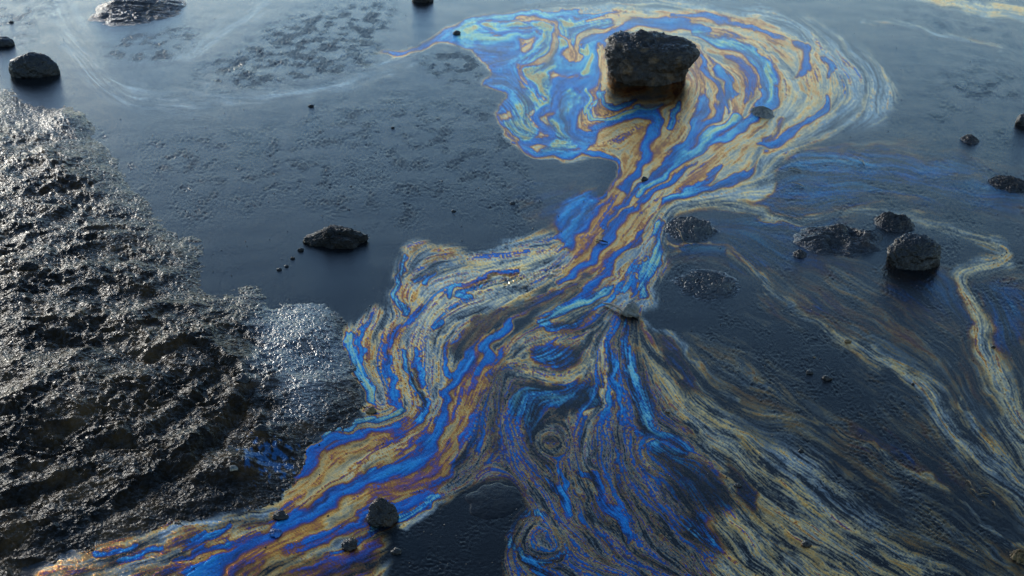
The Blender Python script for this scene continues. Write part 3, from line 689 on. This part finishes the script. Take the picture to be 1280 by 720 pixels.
def mud_material():
    m, nt, out = new_mat('oil_soaked_mud')
    pos = nt.nodes.new('ShaderNodeNewGeometry').outputs['Position']
    a = noise(nt, pos, 9, 5, .6); b = noise(nt, pos, 160, 5, .65); c = noise(nt, pos, 700, 3, .6)
    wet = node(nt, 'ShaderNodeAttribute', attribute_name='wet')
    sheen = node(nt, 'ShaderNodeAttribute', attribute_name='sheen')
    col = ramp(nt, a.outputs[0], [(.35, (.006, .0045, .003)), (.5, (.017, .010, .005)), (.66, (.050, .026, .010))])
    p = nt.nodes.new('ShaderNodeBsdfPrincipled'); p.inputs['IOR'].default_value = 1.36
    r = maprange(nt, b.outputs[0], .35, .7, .16, .40)
    r2 = math_(nt, 'SUBTRACT', r, math_(nt, 'MULTIPLY', wet.outputs['Fac'], .05))
    mc = nt.nodes.new('ShaderNodeMix'); mc.data_type = 'RGBA'
    nt.links.new(sheen.outputs['Fac'], mc.inputs[0]); nt.links.new(col, mc.inputs[6]); mc.inputs[7].default_value = (.02, .10, .22, 1)
    nt.links.new(mc.outputs[2], p.inputs['Base Color']); nt.links.new(r2, p.inputs['Roughness']); nt.links.new(sheen.outputs['Fac'], p.inputs['Metallic'])
    d = noise(nt, pos, 95, 4, .6)
    nt.links.new(math_(nt, 'ADD', maprange(nt, d.outputs[0], .42, .60, .01, .16), math_(nt, 'MULTIPLY', wet.outputs['Fac'], .75)), p.inputs['Specular IOR Level'])
    vo = nt.nodes.new('ShaderNodeTexVoronoi'); vo.inputs['Scale'].default_value = 120
    wp = nt.nodes.new('ShaderNodeVectorMath'); wp.operation = 'MULTIPLY_ADD'
    e = noise(nt, pos, 60, 3, .6)
    nt.links.new(e.outputs['Color'], wp.inputs[0]); wp.inputs[1].default_value = (.018, .012, .01); nt.links.new(pos, wp.inputs[2])
    nt.links.new(wp.outputs[0], vo.inputs['Vector'])
    h = math_(nt, 'ADD', math_(nt, 'MULTIPLY', vo.outputs[0], .8), math_(nt, 'ADD', math_(nt, 'MULTIPLY', b.outputs[0], .5), math_(nt, 'MULTIPLY', c.outputs[0], .15)))
    bp = nt.nodes.new('ShaderNodeBump'); bp.inputs['Strength'].default_value = .6; bp.inputs['Distance'].default_value = .0045
    nt.links.new(h, bp.inputs['Height']); nt.links.new(bp.outputs[0], p.inputs['Normal'])
    nt.links.new(p.outputs[0], out.inputs[0])
    return m

WATER = water_material()
MUD = mud_material()
ROCK = stone_material('wet_black_rock', (.003, .0024, .0018), (.028, .018, .011), (.13, .072, .03), rough=(.16, .75), scale=42, bump=1, dist=.008, spot=.58)
BLACK = stone_material('tarred_rock', (.003, .0025, .002), (.012, .009, .007), (.07, .038, .018), rough=(.16, .7), scale=45, spot=.66)
MOSS = stone_material('weedy_rock', (.002, .0015, .001), (.014, .010, .006), (.05, .02, .012), rough=(.25, .8), scale=90, bump=1, dist=.012, spot=.6)
TARMUD = stone_material('tarry_lump', (.004, .003, .003), (.020, .014, .010), (.07, .04, .02), rough=(.14, .5), scale=55, bump=.9, spot=.6)
SILT = stone_material('silt_skin', (.02, .019, .018), (.055, .05, .045), (.09, .075, .055), rough=(.16, .45), scale=70, bump=.4, spot=.55)
PALE_M = stone_material('dried_tar', (.05, .045, .04), (.16, .14, .11), (.26, .2, .13), rough=(.4, .7), scale=120, spot=.5)
STRAW = stone_material('straw', (.05, .03, .01), (.14, .085, .03), (.2, .13, .05), rough=(.4, .6), scale=150)
TAR = stone_material('slick_tar', (.004, .004, .005), (.009, .009, .009), (.012, .011, .01), rough=(.2, .4), scale=40, bump=.2, ior=1.16)
BLUE_M = stone_material('film_coated_tar', (.01, .02, .04), (.02, .07, .2), (.03, .15, .4), rough=(.2, .4), scale=70, spot=.48)

# ------------------------------------------------------------------ mesh helpers
COL = scene.collection

def tag(o, label=None, cat=None, group=None, kind=None):
    for k, v in (('label', label), ('category', cat), ('group', group), ('kind', kind)):
        if v: o[k] = v
    return o

def mesh_np(name, co, quads, mat, smooth=True, tris=None):
    me = bpy.data.meshes.new(name)
    me.vertices.add(len(co)); me.vertices.foreach_set('co', np.ascontiguousarray(co, np.float32).ravel())
    q = np.ascontiguousarray(quads, np.int32); nq = len(q)
    tq = np.zeros((0, 3), np.int32) if tris is None else np.ascontiguousarray(tris, np.int32)
    me.loops.add(nq * 4 + len(tq) * 3); me.loops.foreach_set('vertex_index', np.concatenate([q.ravel(), tq.ravel()]))
    me.polygons.add(nq + len(tq))
    ls = np.concatenate([np.arange(nq) * 4, nq * 4 + np.arange(len(tq)) * 3]).astype(np.int32)
    me.polygons.foreach_set('loop_start', ls)
    me.update(calc_edges=True)
    if smooth:
        me.polygons.foreach_set('use_smooth', np.ones(nq + len(tq), bool))
    me.materials.append(mat)
    return me

def link(name, me, parent=None, loc=None):
    o = bpy.data.objects.new(name, me); COL.objects.link(o)
    if loc is not None: o.location = loc
    if parent: o.parent = parent
    return o

# ------------------------------------------------------------------ water sheet and slicks from the chart (with a coarser rim)
rim = np.cumsum(np.linspace(2, 26, 26))
us2 = np.concatenate([U0 - rim[::-1], us, U1 + rim]); vs2 = np.concatenate([V0 - rim[:12][::-1], vs, V1 + rim[:14]])

def refl(x, lo, hi):
    x = np.where(x < lo, 2 * lo - x, x); x = np.where(x > hi, 2 * hi - x, x)
    return np.clip(x, lo, hi)

ci = np.rint((refl(us2, U0, us[-1]) - U0) / STEP).astype(int); ri = np.rint((refl(vs2, V0, vs[-1]) - V0) / STEP).astype(int)
U2, V2 = np.meshgrid(us2, vs2)
X2, Y2 = ground_xy(U2, V2)
idx = np.ix_(ri, ci)
edge = np.minimum.reduce([U2 - us2[0], us2[-1] - U2, V2 - vs2[0], vs2[-1] - V2])
Z2 = HT[idx] * sstep(edge, 0, 20)
sdf2 = sdf[idx]
P3 = np.stack([X2, Y2, Z2], -1).astype(np.float32)
du = np.gradient(P3, axis=1); dv = np.gradient(P3, axis=0)
NR = np.cross(dv, du); NR /= np.linalg.norm(NR, axis=-1, keepdims=True) + 1e-12
NR[NR[..., 2] < 0] *= -1
film = np.stack([np.clip(TH, 0, 1)[idx], cov[idx], np.clip(Wk, 0, 1)[idx], np.ones_like(U2)], -1).astype(np.float32)
ms = blur(M, 2.0)
part = np.where((ms > .16) & (PART > 0), PART, 0)
def runs(m, sd0):
    d = np.zeros(m.shape, np.int32); d[:, 1:] = m[:, 1:] != m[:, :-1]; d[:, 0] = 1
    rid = np.cumsum(d.ravel()) - 1
    hit = np.bincount(rid, weights=sd0.ravel().astype(np.float32)) > 0
    return (hit[rid].reshape(m.shape)) & m

for pid in range(1, 9):                              # every slick part is one connected patch
    m = part == pid
    best = None
    for _ in range(6):
        if m.sum() == 0: break
        k = np.flatnonzero(m.ravel()); s0 = np.zeros(m.size, bool); s0[k[rng.integers(len(k))]] = True; s0 = s0.reshape(m.shape)
        for it in range(60):
            s1 = runs(m, s0); s1 = np.ascontiguousarray(runs(np.ascontiguousarray(m.T), np.ascontiguousarray(s1.T)).T)
            if s1.sum() == s0.sum(): break
            s0 = s1
        if best is None or s0.sum() > best.sum(): best = s0
        if best.sum() > m.sum() * .5: break
    if best is not None: part = np.where(m & ~best, 0, part)
part2 = part[idx]
part2 = np.where((U2 < U0) | (U2 > us[-1]) | (V2 < V0) | (V2 > vs[-1]), 0, part2)

h2, w2_ = U2.shape
vid = np.arange(h2 * w2_).reshape(h2, w2_)
FQ = np.stack([vid[:-1, :-1], vid[1:, :-1], vid[1:, 1:], vid[:-1, 1:]], -1).reshape(-1, 4)
fp = part2[:-1, :-1].ravel()
mud_idx = mud[idx]
keep = (np.minimum.reduce([sdf2[:-1, :-1], sdf2[1:, 1:]]) < 26).ravel()
# beyond the chart the bank continues; the sheet below it is kept
keep |= ((U2[:-1, :-1] < U0) | (V2[:-1, :-1] > V1)).ravel()

def sheet(name, sel, parent=None):
    q = FQ[sel]
    uq, inv = np.unique(q, return_inverse=True)
    me = mesh_np(name, P3.reshape(-1, 3)[uq], inv.reshape(-1, 4), WATER)
    a = me.attributes.new('film', 'FLOAT_COLOR', 'POINT'); a.data.foreach_set('color', film.reshape(-1, 4)[uq].ravel())
    b = me.attributes.new('skin_normal', 'FLOAT_VECTOR', 'POINT'); b.data.foreach_set('vector', np.ascontiguousarray(NR.reshape(-1, 3)[uq], np.float32).ravel())
    return link(name, me, parent)

tag(sheet('water', keep & (fp == 0)), kind='structure')
slick = bpy.data.objects.new('oil_slick', None); COL.objects.link(slick)
tag(slick, 'rainbow oil slick swirling round the big rock and streaming down to the lower left', 'oil slick', 'oil slicks on the water')
for pid, nm, lb in [(HEAD, 'swirl', 'orange and bright blue marbled swirl around the rock'), (STREAM, 'stream', 'deep blue and rust coloured bands running diagonally'), (LOBE, 'lobe', 'mottled tan and blue lobe against the mud'),
                    (FAN, 'fan', 'fine blue and tan streaks fanning towards the viewer'), (BAND, 'brown_band', 'dull brown streaked band')]:
    o = sheet(nm, keep & (fp == pid), slick); o['label'] = lb
for pid, lb in [(STR1, 'tan oil strand bending round the far right and widening towards the right edge'), (STR2, 'tan oil strand running diagonally across the dark water in the right half'), (STR3, 'thinnest pale oil thread trailing from the twig to the lower right corner')]:
    tag(sheet('oil_slick', keep & (fp == pid)), lb, 'oil slick', 'oil slicks on the water')

# mud bank as one raised sheet
mu = us2[us2 < 520]; nu = len(mu)
sel_m = (sdf2[:, :nu] > -26)
mz = mud[idx][:, :nu] 
mx_, my_ = X2[:, :nu], Y2[:, :nu]
MP = np.stack([mx_, my_, mz], -1).astype(np.float32)
mv = np.arange(h2 * nu).reshape(h2, nu)
mq = np.stack([mv[:-1, :-1], mv[1:, :-1], mv[1:, 1:], mv[:-1, 1:]], -1).reshape(-1, 4)
ok = (sel_m[:-1, :-1] & sel_m[1:, 1:]).ravel()
uq, inv = np.unique(mq[ok], return_inverse=True)
me = mesh_np('mud_bank', MP.reshape(-1, 3)[uq], inv.reshape(-1, 4), MUD)
sh = sstep(np.hypot((UU - 335) / 34, (VV - 578) / 20) + 1.3 * fbm(UU / 9, VV / 7, 3, 201), .75, .35) * .55
a = me.attributes.new('wet', 'FLOAT', 'POINT'); a.data.foreach_set('value', np.ascontiguousarray(wet[idx][:, :nu].reshape(-1)[uq], np.float32))
a = me.attributes.new('sheen', 'FLOAT', 'POINT'); a.data.foreach_set('value', np.ascontiguousarray(sh[idx][:, :nu].reshape(-1)[uq], np.float32))
tag(link('mud_bank', me), kind='structure')

# wide tidal flat under and around everything
g = np.concatenate([-np.geomspace(1500, 4, 24), np.linspace(-3.5, 3.5, 15), np.geomspace(4, 1500, 24)])
gx_, gy_ = np.meshgrid(g, g + 2.5)
gz = np.full(gx_.shape, -.03) + np.where(np.hypot(gx_, gy_ - 2.5) > 6, .02 * fbm(gx_ / 9, gy_ / 9, 3, 211), 0)
gi = np.arange(gx_.size).reshape(gx_.shape)
gq = np.stack([gi[:-1, :-1], gi[:-1, 1:], gi[1:, 1:], gi[1:, :-1]], -1).reshape(-1, 4)
me = mesh_np('ground', np.stack([gx_, gy_, gz], -1).reshape(-1, 3), gq, MUD)
tag(link('ground', me), kind='structure')

# ------------------------------------------------------------------ stones
def n3(P, seed, octv=4, f=1.0, gain=.5, rid=False):
    s = 0; a = 1.0
    for k in range(octv):
        q = P * f
        v = (perlin(q[:, 0] + .37 * q[:, 2] + 5 * k, q[:, 1] - .6 * q[:, 2], seed + k) + perlin(q[:, 1] + 3.1, q[:, 2] + .4 * q[:, 0] + 7 * k, seed + 40 + k) + perlin(q[:, 2] + 9.3, q[:, 0] - .5 * q[:, 1], seed + 80 + k)) / 1.7
        s = s + a * ((.5 - np.abs(v)) if rid else v)
        a *= gain; f *= 2.07
    return s

def rock(name, u, v, wpx, depth, height, plan, label, cat='rock', mat=None, p=2.6, taper=1.0, rough=.10, seed=1, group=None, lean=(0, 0), sink=.25, nr=44, na=96, top=None, parent=None):
    """u,v: middle of the waterline footprint; wpx: width in photo pixels; depth, height as fractions of the width; plan: radii all round, from +x anticlockwise"""
    mp = mpp(u, v); w = wpx * mp / 2
    ang_ = np.linspace(0, 2 * np.pi, na, endpoint=False)
    pl = np.array(plan, float)
    rr = np.interp(ang_ / (2 * np.pi) * len(pl), np.arange(len(pl) + 1), np.append(pl, pl[0]))
    rr = (rr + np.roll(rr, 2) + np.roll(rr, -2) + np.roll(rr, 1) + np.roll(rr, -1)) / 5
    H = height * 2 * w
    s = np.linspace(-sink, 1, nr)
    ph = np.linspace(0, np.pi / 2, nr - 8)
    prof = [(1.0, -sink * H * (1 - k / 8)) for k in range(8)] + [(max(math.cos(q), 0) ** (2 / p), math.sin(q) ** (2 / p) * H) for q in ph]
    V = []
    for r, z in prof:
        f = max(z, 0) / H
        tp = taper + (1 - taper) * f
        V.append(np.stack([np.cos(ang_) * rr * r * w * tp + lean[0] * w * f, np.sin(ang_) * rr * r * w * depth * tp + lean[1] * w * f, np.full(na, z)], -1))
    V = np.array(V); nrg = len(prof)
    Vf = V.reshape(-1, 3)
    if top is not None:
        Vf[:, 2] += top(Vf[:, 0] / w, Vf[:, 1] / w) * H * np.clip(Vf[:, 2] / H, 0, 1)
    c = np.array([0, 0, H * .35])
    dirn = Vf - c; dirn /= np.linalg.norm(dirn, axis=1, keepdims=True) + 1e-9
    Q = Vf / w
    d = rough * (n3(Q, seed, 3, 1.3, .5) * .9 + .55 * n3(Q, seed + 11, 4, 3.2, .55, True) + .34 * n3(Q, seed + 23, 4, 8, .7, True) + (.20 * n3(Q, seed + 31, 2, 22, .7, True) if na >= 96 else 0))
    Vf = Vf + dirn * d[:, None] * w
    ii = np.arange(nrg * na).reshape(nrg, na)
    q4 = np.stack([ii[:-1], np.roll(ii[:-1], -1, 1), np.roll(ii[1:], -1, 1), ii[1:]], -1).reshape(-1, 4)
    me = mesh_np(name, Vf, q4, mat or ROCK)
    o = link(name, me, parent, at(u, v))
    if label: tag(o, label, cat, group)
    return o

def mound(name, u, v, rx, ry, h, label, cat='mound', mat=None, lumps=(), holes=(), wr=.3, seed=1, n=(60, 150), group=None, k=1.3, parent=None, freq=7):
    """a low lump rising out of the water, footprint rx by ry photo pixels wide"""
    mp = mpp(u, v); a = rx * mp
    vy = (at(u, v - ry) - at(u, v + ry)).length / 2
    r = np.linspace(0.0, 1.12, n[0])[:, None]; t = np.linspace(0, 2 * np.pi, n[1], endpoint=False)[None]
    X, Y = r * np.cos(t), r * np.sin(t)
    rim_ = 1 + .16 * perlin(2.1 * np.cos(t) + 3, 2.1 * np.sin(t) + seed, seed)
    Xs, Ys = X * rim_, Y * rim_
    z = np.clip(1 - r ** 2, -.35, 1); z = np.sign(z) * np.abs(z) ** k * np.ones_like(t)
    for (lx, ly, lr, lh) in lumps:
        z = z + lh * np.exp(-(((X - lx) / lr) ** 2 + ((Y - ly) / lr) ** 2)) * (r < 1)
    for (lx, ly, lrx, lry, lh) in holes:
        z = z - lh * np.exp(-(((X - lx) / lrx) ** 2 + ((Y - ly) / lry) ** 2) ** 2)
    fl = np.clip(1.1 - r, 0, .35) / .35
    z = z + wr * fl * (ridged(Xs * freq * .35 + .8 * perlin(Xs * 3, Ys * 3, seed + 9), Ys * freq * .6, 4, seed + 3, .6) - 1.1) * .8
    Z = z * h
    Vf = np.stack([Xs * a, Ys * vy, Z], -1).reshape(-1, 3)
    ii = np.arange(n[0] * n[1]).reshape(n)
    q4 = np.stack([ii[:-1], ii[1:], np.roll(ii[1:], -1, 1), np.roll(ii[:-1], -1, 1)], -1).reshape(-1, 4)
    me = mesh_np(name, Vf, q4, mat or TARMUD)
    o = link(name, me, parent, at(u, v))
    if label: tag(o, label, cat, group)
    return o

def tube(name, pts, rad, mat, label=None, cat=None, group=None, parent=None, sides=8, loc=(0, 0, 0)):
    L = smooth_line([(p.x, p.y, p.z) for p in pts], 6)
    R = np.interp(np.linspace(0, 1, len(L)), np.linspace(0, 1, len(rad)), rad)
    tg = np.gradient(L, axis=0); tg /= np.linalg.norm(tg, axis=1, keepdims=True)
    sx = np.cross(tg, [0, 0, 1.0]); sx /= np.linalg.norm(sx, axis=1, keepdims=True) + 1e-9; sy = np.cross(sx, tg)
    a = np.linspace(0, 2 * np.pi, sides, endpoint=False)
    V = L[:, None] + R[:, None, None] * (sx[:, None] * np.cos(a)[None, :, None] + sy[:, None] * np.sin(a)[None, :, None])
    V = V + (perlin(np.arange(V.size) * .7, np.zeros(V.size), 3).reshape(V.shape) * R[:, None, None] * .35)
    ii = np.arange(len(L) * sides).reshape(len(L), sides)
    q4 = np.stack([ii[:-1], np.roll(ii[:-1], -1, 1), np.roll(ii[1:], -1, 1), ii[1:]], -1).reshape(-1, 4)
    caps = np.stack([ii[0], ii[-1]])
    tr = [[caps[0][0], caps[0][k + 1], caps[0][k]] for k in range(1, sides - 1)] + [[caps[1][0], caps[1][k], caps[1][k + 1]] for k in range(1, sides - 1)]
    me = mesh_np(name, V.reshape(-1, 3), q4, mat, tris=np.array(tr))
    o = link(name, me, parent, loc)
    if label: tag(o, label, cat, group)
    return o

G1 = 'rocks standing in the oily water'
rock('rock', 807, 97, 120, .82, .38, [1.0, .94, .9, .92, 1.0, .96, .9, .86, .82, .8, .86, .96], 'largest rock, flat-topped and black, inside the rainbow swirl', mat=ROCK, p=4, taper=.74, lean=(.13, .05), rough=.14, seed=3, group=G1, nr=70, na=160, top=lambda x, y: -.10 * x + .05 * y)
rock('rock', 1141, 328, 61, .75, .52, [1, .95, .9, .95, 1.0, 1.0, .95, .95], 'rounded black boulder at the right with its dark reflection below', mat=BLACK, p=3.2, taper=.97, rough=.14, seed=12, group=G1, lean=(.06, .1), nr=60, na=130)
rock('rock', 421, 301, 59, .74, .18, [1, .92, .85, .85, .95, .95, .9, .95], 'low oval weedy rock alone in the dark water left of centre', mat=MOSS, p=2.6, rough=.26, seed=21, group=G1, nr=50, na=120)
rock('rock', 41, 92, 58, .72, .42, [1.2, .9, .8, .85, .95, .95, .85, .85], 'pointed black rock with a mirror image near the left edge', mat=BLACK, p=2.2, taper=.97, rough=.12, seed=31, group=G1, nr=50, na=120)
mound('rock', 175, 12, 56, 18, .03, 'long low dark rock breaking the surface at the top left', 'rock', mat=ROCK, lumps=[(-.55, 0, .35, .8), (.1, .1, .4, .3), (.5, -.1, .3, -.2)], wr=.28, seed=41, group=G1)
rock('rock', 528, 1, 26, .7, .4, [1, .8, .9, 1, .9, .9, 1, .9], 'small dark rock cut by the top edge of the picture', mat=BLACK, rough=.15, seed=51, group=G1, nr=30, na=70)
rock('rock', 479, 649, 36, .80, .72, [1, .9, .85, .9, 1, .95, .9, .95], 'craggy wet stone with a bright tip near the bottom edge', mat=TARMUD, p=1.6, taper=1.05, rough=.22, seed=61, group=G1, nr=60, na=120, lean=(-.05, .1))
o = mound('rock', 1047, 301, 54, 19, .016, 'lumpy hollowed rock left of the boulder at the right', 'rock', mat=TARMUD, lumps=[(.15, .45, .28, 1.1), (.75, .25, .3, .7), (-.45, -.1, .35, .5), (.55, -.35, .2, .6), (-.05, -.3, .25, .3)], holes=[(-.12, -.42, .24, .3, 1.0), (.38, .25, .16, .3, 1.2)], wr=.35, seed=72, group=G1, k=.9, n=(80, 190))
mound('rock', 1118, 280, 24, 10, .022, 'small low rock just behind the boulder at the right', 'rock', mat=TARMUD, lumps=[(-.4, .2, .4, .6), (.5, 0, .3, .6)], wr=.35, seed=81, group=G1)
mound('rock', 1000, 318, 9, 4.5, .012, 'tiny knob in front of the lumpy hollowed rock', 'rock', mat=TARMUD, wr=.3, seed=83, group=G1, n=(24, 60))
mound('mud_mound', 862, 286, 33, 16, .014, 'round wrinkled mound of tarry mud where the slick narrows', 'mound', mat=SILT, wr=.55, seed=91, freq=16, n=(90, 220), group='wrinkled mud mounds')
mound('mud_mound', 884, 356, 40, 18, .006, 'flat ragged mound of tarry mud, lower of the two right of the slick', 'mound', mat=SILT, wr=1.1, seed=95, freq=13, n=(90, 220), group='wrinkled mud mounds', lumps=[(-.4, .3, .35, .5), (.4, -.2, .35, .6)])
mound('mud_mound', 618, 626, 34, 22, .003, 'smooth dark dome of mud at the bottom with a glossy crest', 'mound', mat=TAR, wr=.05, seed=99, group='wrinkled mud mounds', k=.7)
mound('mud_mound', 1262, 230, 26, 10, .014, 'grey wrinkled mound at the right edge of the picture', 'mound', wr=.6, seed=103, freq=12, group='wrinkled mud mounds')
mound('rock', 953, 141, 14, 7, .020, 'small grey stone in the right part of the swirl', 'rock', mat=PALE_M, wr=.3, seed=107, group=G1, n=(30, 80))
mound('rock', 1212, 175, 11, 5, .018, 'small isolated stone on the grey water at the upper right', 'rock', mat=TARMUD, wr=.3, seed=111, group=G1, n=(30, 80))
rock('rock', 1282, 155, 24, .8, .5, [1, .9, .9, 1, .95, .9, .9, 1], 'dark rock cut off by the right edge', mat=BLACK, rough=.14, seed=117, group=G1, nr=30, na=70)
rock('rock', 4, 56, 26, .8, .35, [1, .9, .8, 1, .95, .9, .9, 1], 'dark rock cut off by the left edge above the pointed rock', mat=BLACK, rough=.14, seed=121, group=G1, nr=30, na=70)
mound('rock', 1275, 697, 12, 8, .014, 'straw-flecked pebble at the lower right corner', 'rock', mat=STRAW, wr=.5, seed=127, group=G1, n=(26, 70))

# pebbles (small rounded stones, each with its own spot)
PEB = [(14, 28, 9, BLACK, 'tiny black pebble near the top left corner'), (376, 313, 9, MOSS, 'pebble touching the left end of the weedy oval rock'), (366, 323, 7, MOSS, 'second pebble in the trail below the weedy oval rock'), (358, 333, 7, BLACK, 'third pebble in the trail below the weedy oval rock'), (349, 337, 6, BLACK, 'last pebble in the trail below the weedy oval rock'),
       (641, 254, 8, BLACK, 'lone dark pebble on the wrinkled water above the lobe'), (567, 264, 7, BLACK, 'lone dark pebble left of the one above the lobe'), (389, 133, 7, BLACK, 'tiny pebble on the pale water in the upper left'), (491, 160, 5, BLACK, 'tiny pebble on the wrinkled water at upper centre'),
       (1001, 564, 8, BLACK, 'round black pebble beside the brown band'), (951, 501, 5, BLACK, 'tiny black pebble between the pale oil threads'), (922, 607, 10, TARMUD, 'dark chip at the head of the gap in the brown band'), (1008, 681, 15, TARMUD, 'flat dark lump low in the brown band'),
       (1141, 480, 6, BLACK, 'black speck of stone on the widening diagonal tan strand'), (1242, 434, 6, BLACK, 'black speck of stone on the far right strand'), (805, 224, 11, TARMUD, 'dark grey pebble between blue ribbons below the big rock'),
       (1060, 427, 11, STRAW, 'straw-coloured pebble on the diagonal tan strand'), (1034, 474, 12, TARMUD, 'glossy round blister on the dark water right of centre'), (1012, 466, 10, TARMUD, 'glossy blister left of the round one on dark water'), (571, 42, 12, TARMUD, 'dark stone in the blue tongue at the left of the swirl'),
       (1018, 447, 6, STRAW, 'tiny straw-coloured crumb on dark water right of centre'), (835, 514, 8, PALE_M, 'pale crumb at the left edge of the brown band')]
for k, (u, v, w, mt, lb) in enumerate(PEB):
    rock('pebble', u, v, w * (.62 + .3 * ((k * 37) % 10) / 10), .6 + .05 * (k % 7), .24 + .03 * (k % 5), [1, .9, .85, 1, .95, .9, .9, .95], lb, 'pebble', mat=mt, rough=.30, seed=300 + k, group='pebbles scattered over the oily water', nr=18, na=30)

def mud_z(u, v):
    i = int(round((v - V0) / STEP)); j = int(round((u - U0) / STEP))
    return float(mud[i, j])

BPEB = [(352, 521, 15, BLACK, .5, 'round black stone set in the shiny mud, upper of two'), (357, 499, 13, BLACK, .4, 'round black blister in the shiny mud above its twin'), (328, 546, 20, BLACK, .7, 'dark hollow-topped stone on the mud above the blue patch'), (303, 487, 24, BLACK, .6, 'black forked lump of tar at the end of the mud ridge'),
        (38, 345, 26, MOSS, .6, 'brownish stone half sunk in the mud near the left edge'), (293, 598, 13, PALE_M, .6, 'bright pale pebble on the lower mud bank'), (463, 514, 18, STRAW, .4, 'tan knob where the lobe meets the mud'), (345, 667, 20, BLUE_M, .5, 'blue filmed lump in the middle of the blue stream'),
        (350, 645, 24, TARMUD, .3, 'dark flat clod above the blue filmed lump'), (437, 682, 26, TARMUD, .6, 'brown clod at the bottom edge left of the craggy stone'), 
        (496, 690, 16, TARMUD, .5, 'dark blue-grey clod below the craggy stone'), (440, 655, 0, TARMUD, .5, '')]
for k, (u, v, w, mt, hh, lb) in enumerate(BPEB):
    if not w: continue
    o = rock('clod' if 'clod' in lb or 'lump' in lb else 'pebble', u, v, w * .72, .85, hh * .6, [1, .85, .9, 1, .9, .95, .85, .95], lb, 'clod' if 'clod' in lb or 'lump' in lb else 'pebble', mat=mt, rough=.34, seed=400 + k, group='stones and clods along the mud bank', nr=26, na=50)
    o.location.z = max(0, mud_z(u, v) - .004)

# twig with its knob, small stick, leaf flakes
tw = bpy.data.objects.new('twig', None); COL.objects.link(tw); tw.location = at(775, 388)
tag(tw, 'pale oily twig with a knobbed end at the neck of the slick', 'twig')
base = at(775, 388)
def rel(u, v, z): return at(u, v, z) - base
tube('stem', [rel(754, 379, .004), rel(766, 381, .009), rel(776, 386, .010), rel(786, 391, .010), rel(797, 396, .004)], [.002, .004, .005, .006, .004], PALE_M, parent=tw)
k_ = rock('knob', 787, 392, 20, .8, .55, [1, .8, .9, 1, .8, .9, .9, 1], None, mat=PALE_M, rough=.28, seed=520, nr=26, na=50, parent=tw); k_.location = rel(787, 392, .0)
tube('offshoot', [rel(787, 390, .008), rel(796, 393, .008), rel(805, 399, .003)], [.003, .002, .001], PALE_M, parent=tw)
st = tube('stick', [at(745, 299, .003), at(753, 301, .006), at(760, 303, .003)], [.0015, .003, .0015], BLACK, 'short dark stick lying across the blue band of the neck', 'stick')
tube('grass_blade', [at(845, 285, .036), at(850, 290, .034), at(855, 302, .020), at(866, 306, .004)], [.001, .0018, .0014, .0008], STRAW, 'bent yellow grass blade on the round wrinkled mound', 'grass blade', sides=5)
for k, (a, b, lb) in enumerate([((1208, 600), (1214, 606), 'upper flake of the small amber ring of litter at lower right'), ((1213, 611), (1220, 616), 'left lower flake of the amber ring of litter'), ((1222, 618), (1236, 617), 'bottom and largest flake of the amber ring of litter'), ((1228, 610), (1234, 612), 'right flake of the amber ring of litter'),
                                ((1240, 626), (1244, 632), 'stray amber flake below the ring of litter'), ((1262, 690), (1274, 698), 'amber flake on the corner pebble'), ((985, 210), (1002, 214), 'pale straw fragment on the blue water at upper right'), ((1074, 198), (1081, 206), 'upright straw fragment on the blue water at upper right'), ((990, 228), (1006, 234), 'olive straw fragment on the bluest water')]):
    tube('straw_flake', [at(a[0], a[1], .003), at((a[0] + b[0]) / 2 + 1, (a[1] + b[1]) / 2 - 1, .004), at(b[0], b[1], .003)], [.0007, .0016, .0007], STRAW, lb, 'straw flake', 'straw flakes on the water', sides=6)

# bubbles and grit floating on the skin: nobody could count them
nb = 2600
bu = rng.uniform(-60, 1340, nb); bv = rng.uniform(-30, 760, nb)
bi = np.clip(((bv - V0) / STEP).astype(int), 0, NH - 1); bj = np.clip(((bu - U0) / STEP).astype(int), 0, NW - 1)
okb = sdf[bi, bj] < -6
bu, bv, bi, bj = bu[okb], bv[okb], bi[okb], bj[okb]
bx, by = ground_xy(bu, bv)
br = rng.uniform(.0006, .0017, len(bu)) * rng.choice([1, 1, 1, 1.6], len(bu))
zz = HT[bi, bj]
a6 = np.arange(6) * np.pi / 3
dome = np.vstack([np.stack([np.cos(a6), np.sin(a6), np.full(6, -.3)], -1), np.stack([.75 * np.cos(a6), .75 * np.sin(a6), np.full(6, .45)], -1), [[0, 0, .8]]])
V = np.stack([bx, by, zz], -1)[:, None] + dome[None] * br[:, None, None]
q = np.array([[k, (k + 1) % 6, 6 + (k + 1) % 6, 6 + k] for k in range(6)]); tr = np.array([[6 + k, 6 + (k + 1) % 6, 12] for k in range(6)])
off = (np.arange(len(bu)) * 13)[:, None, None]
me = mesh_np('floating_grit', V.reshape(-1, 3), (q[None] + off).reshape(-1, 4), TARMUD, tris=(tr[None] + off).reshape(-1, 3))
tag(link('floating_grit', me), 'fine dark grit and bubbles floating all over the oily water', 'grit', kind='stuff')
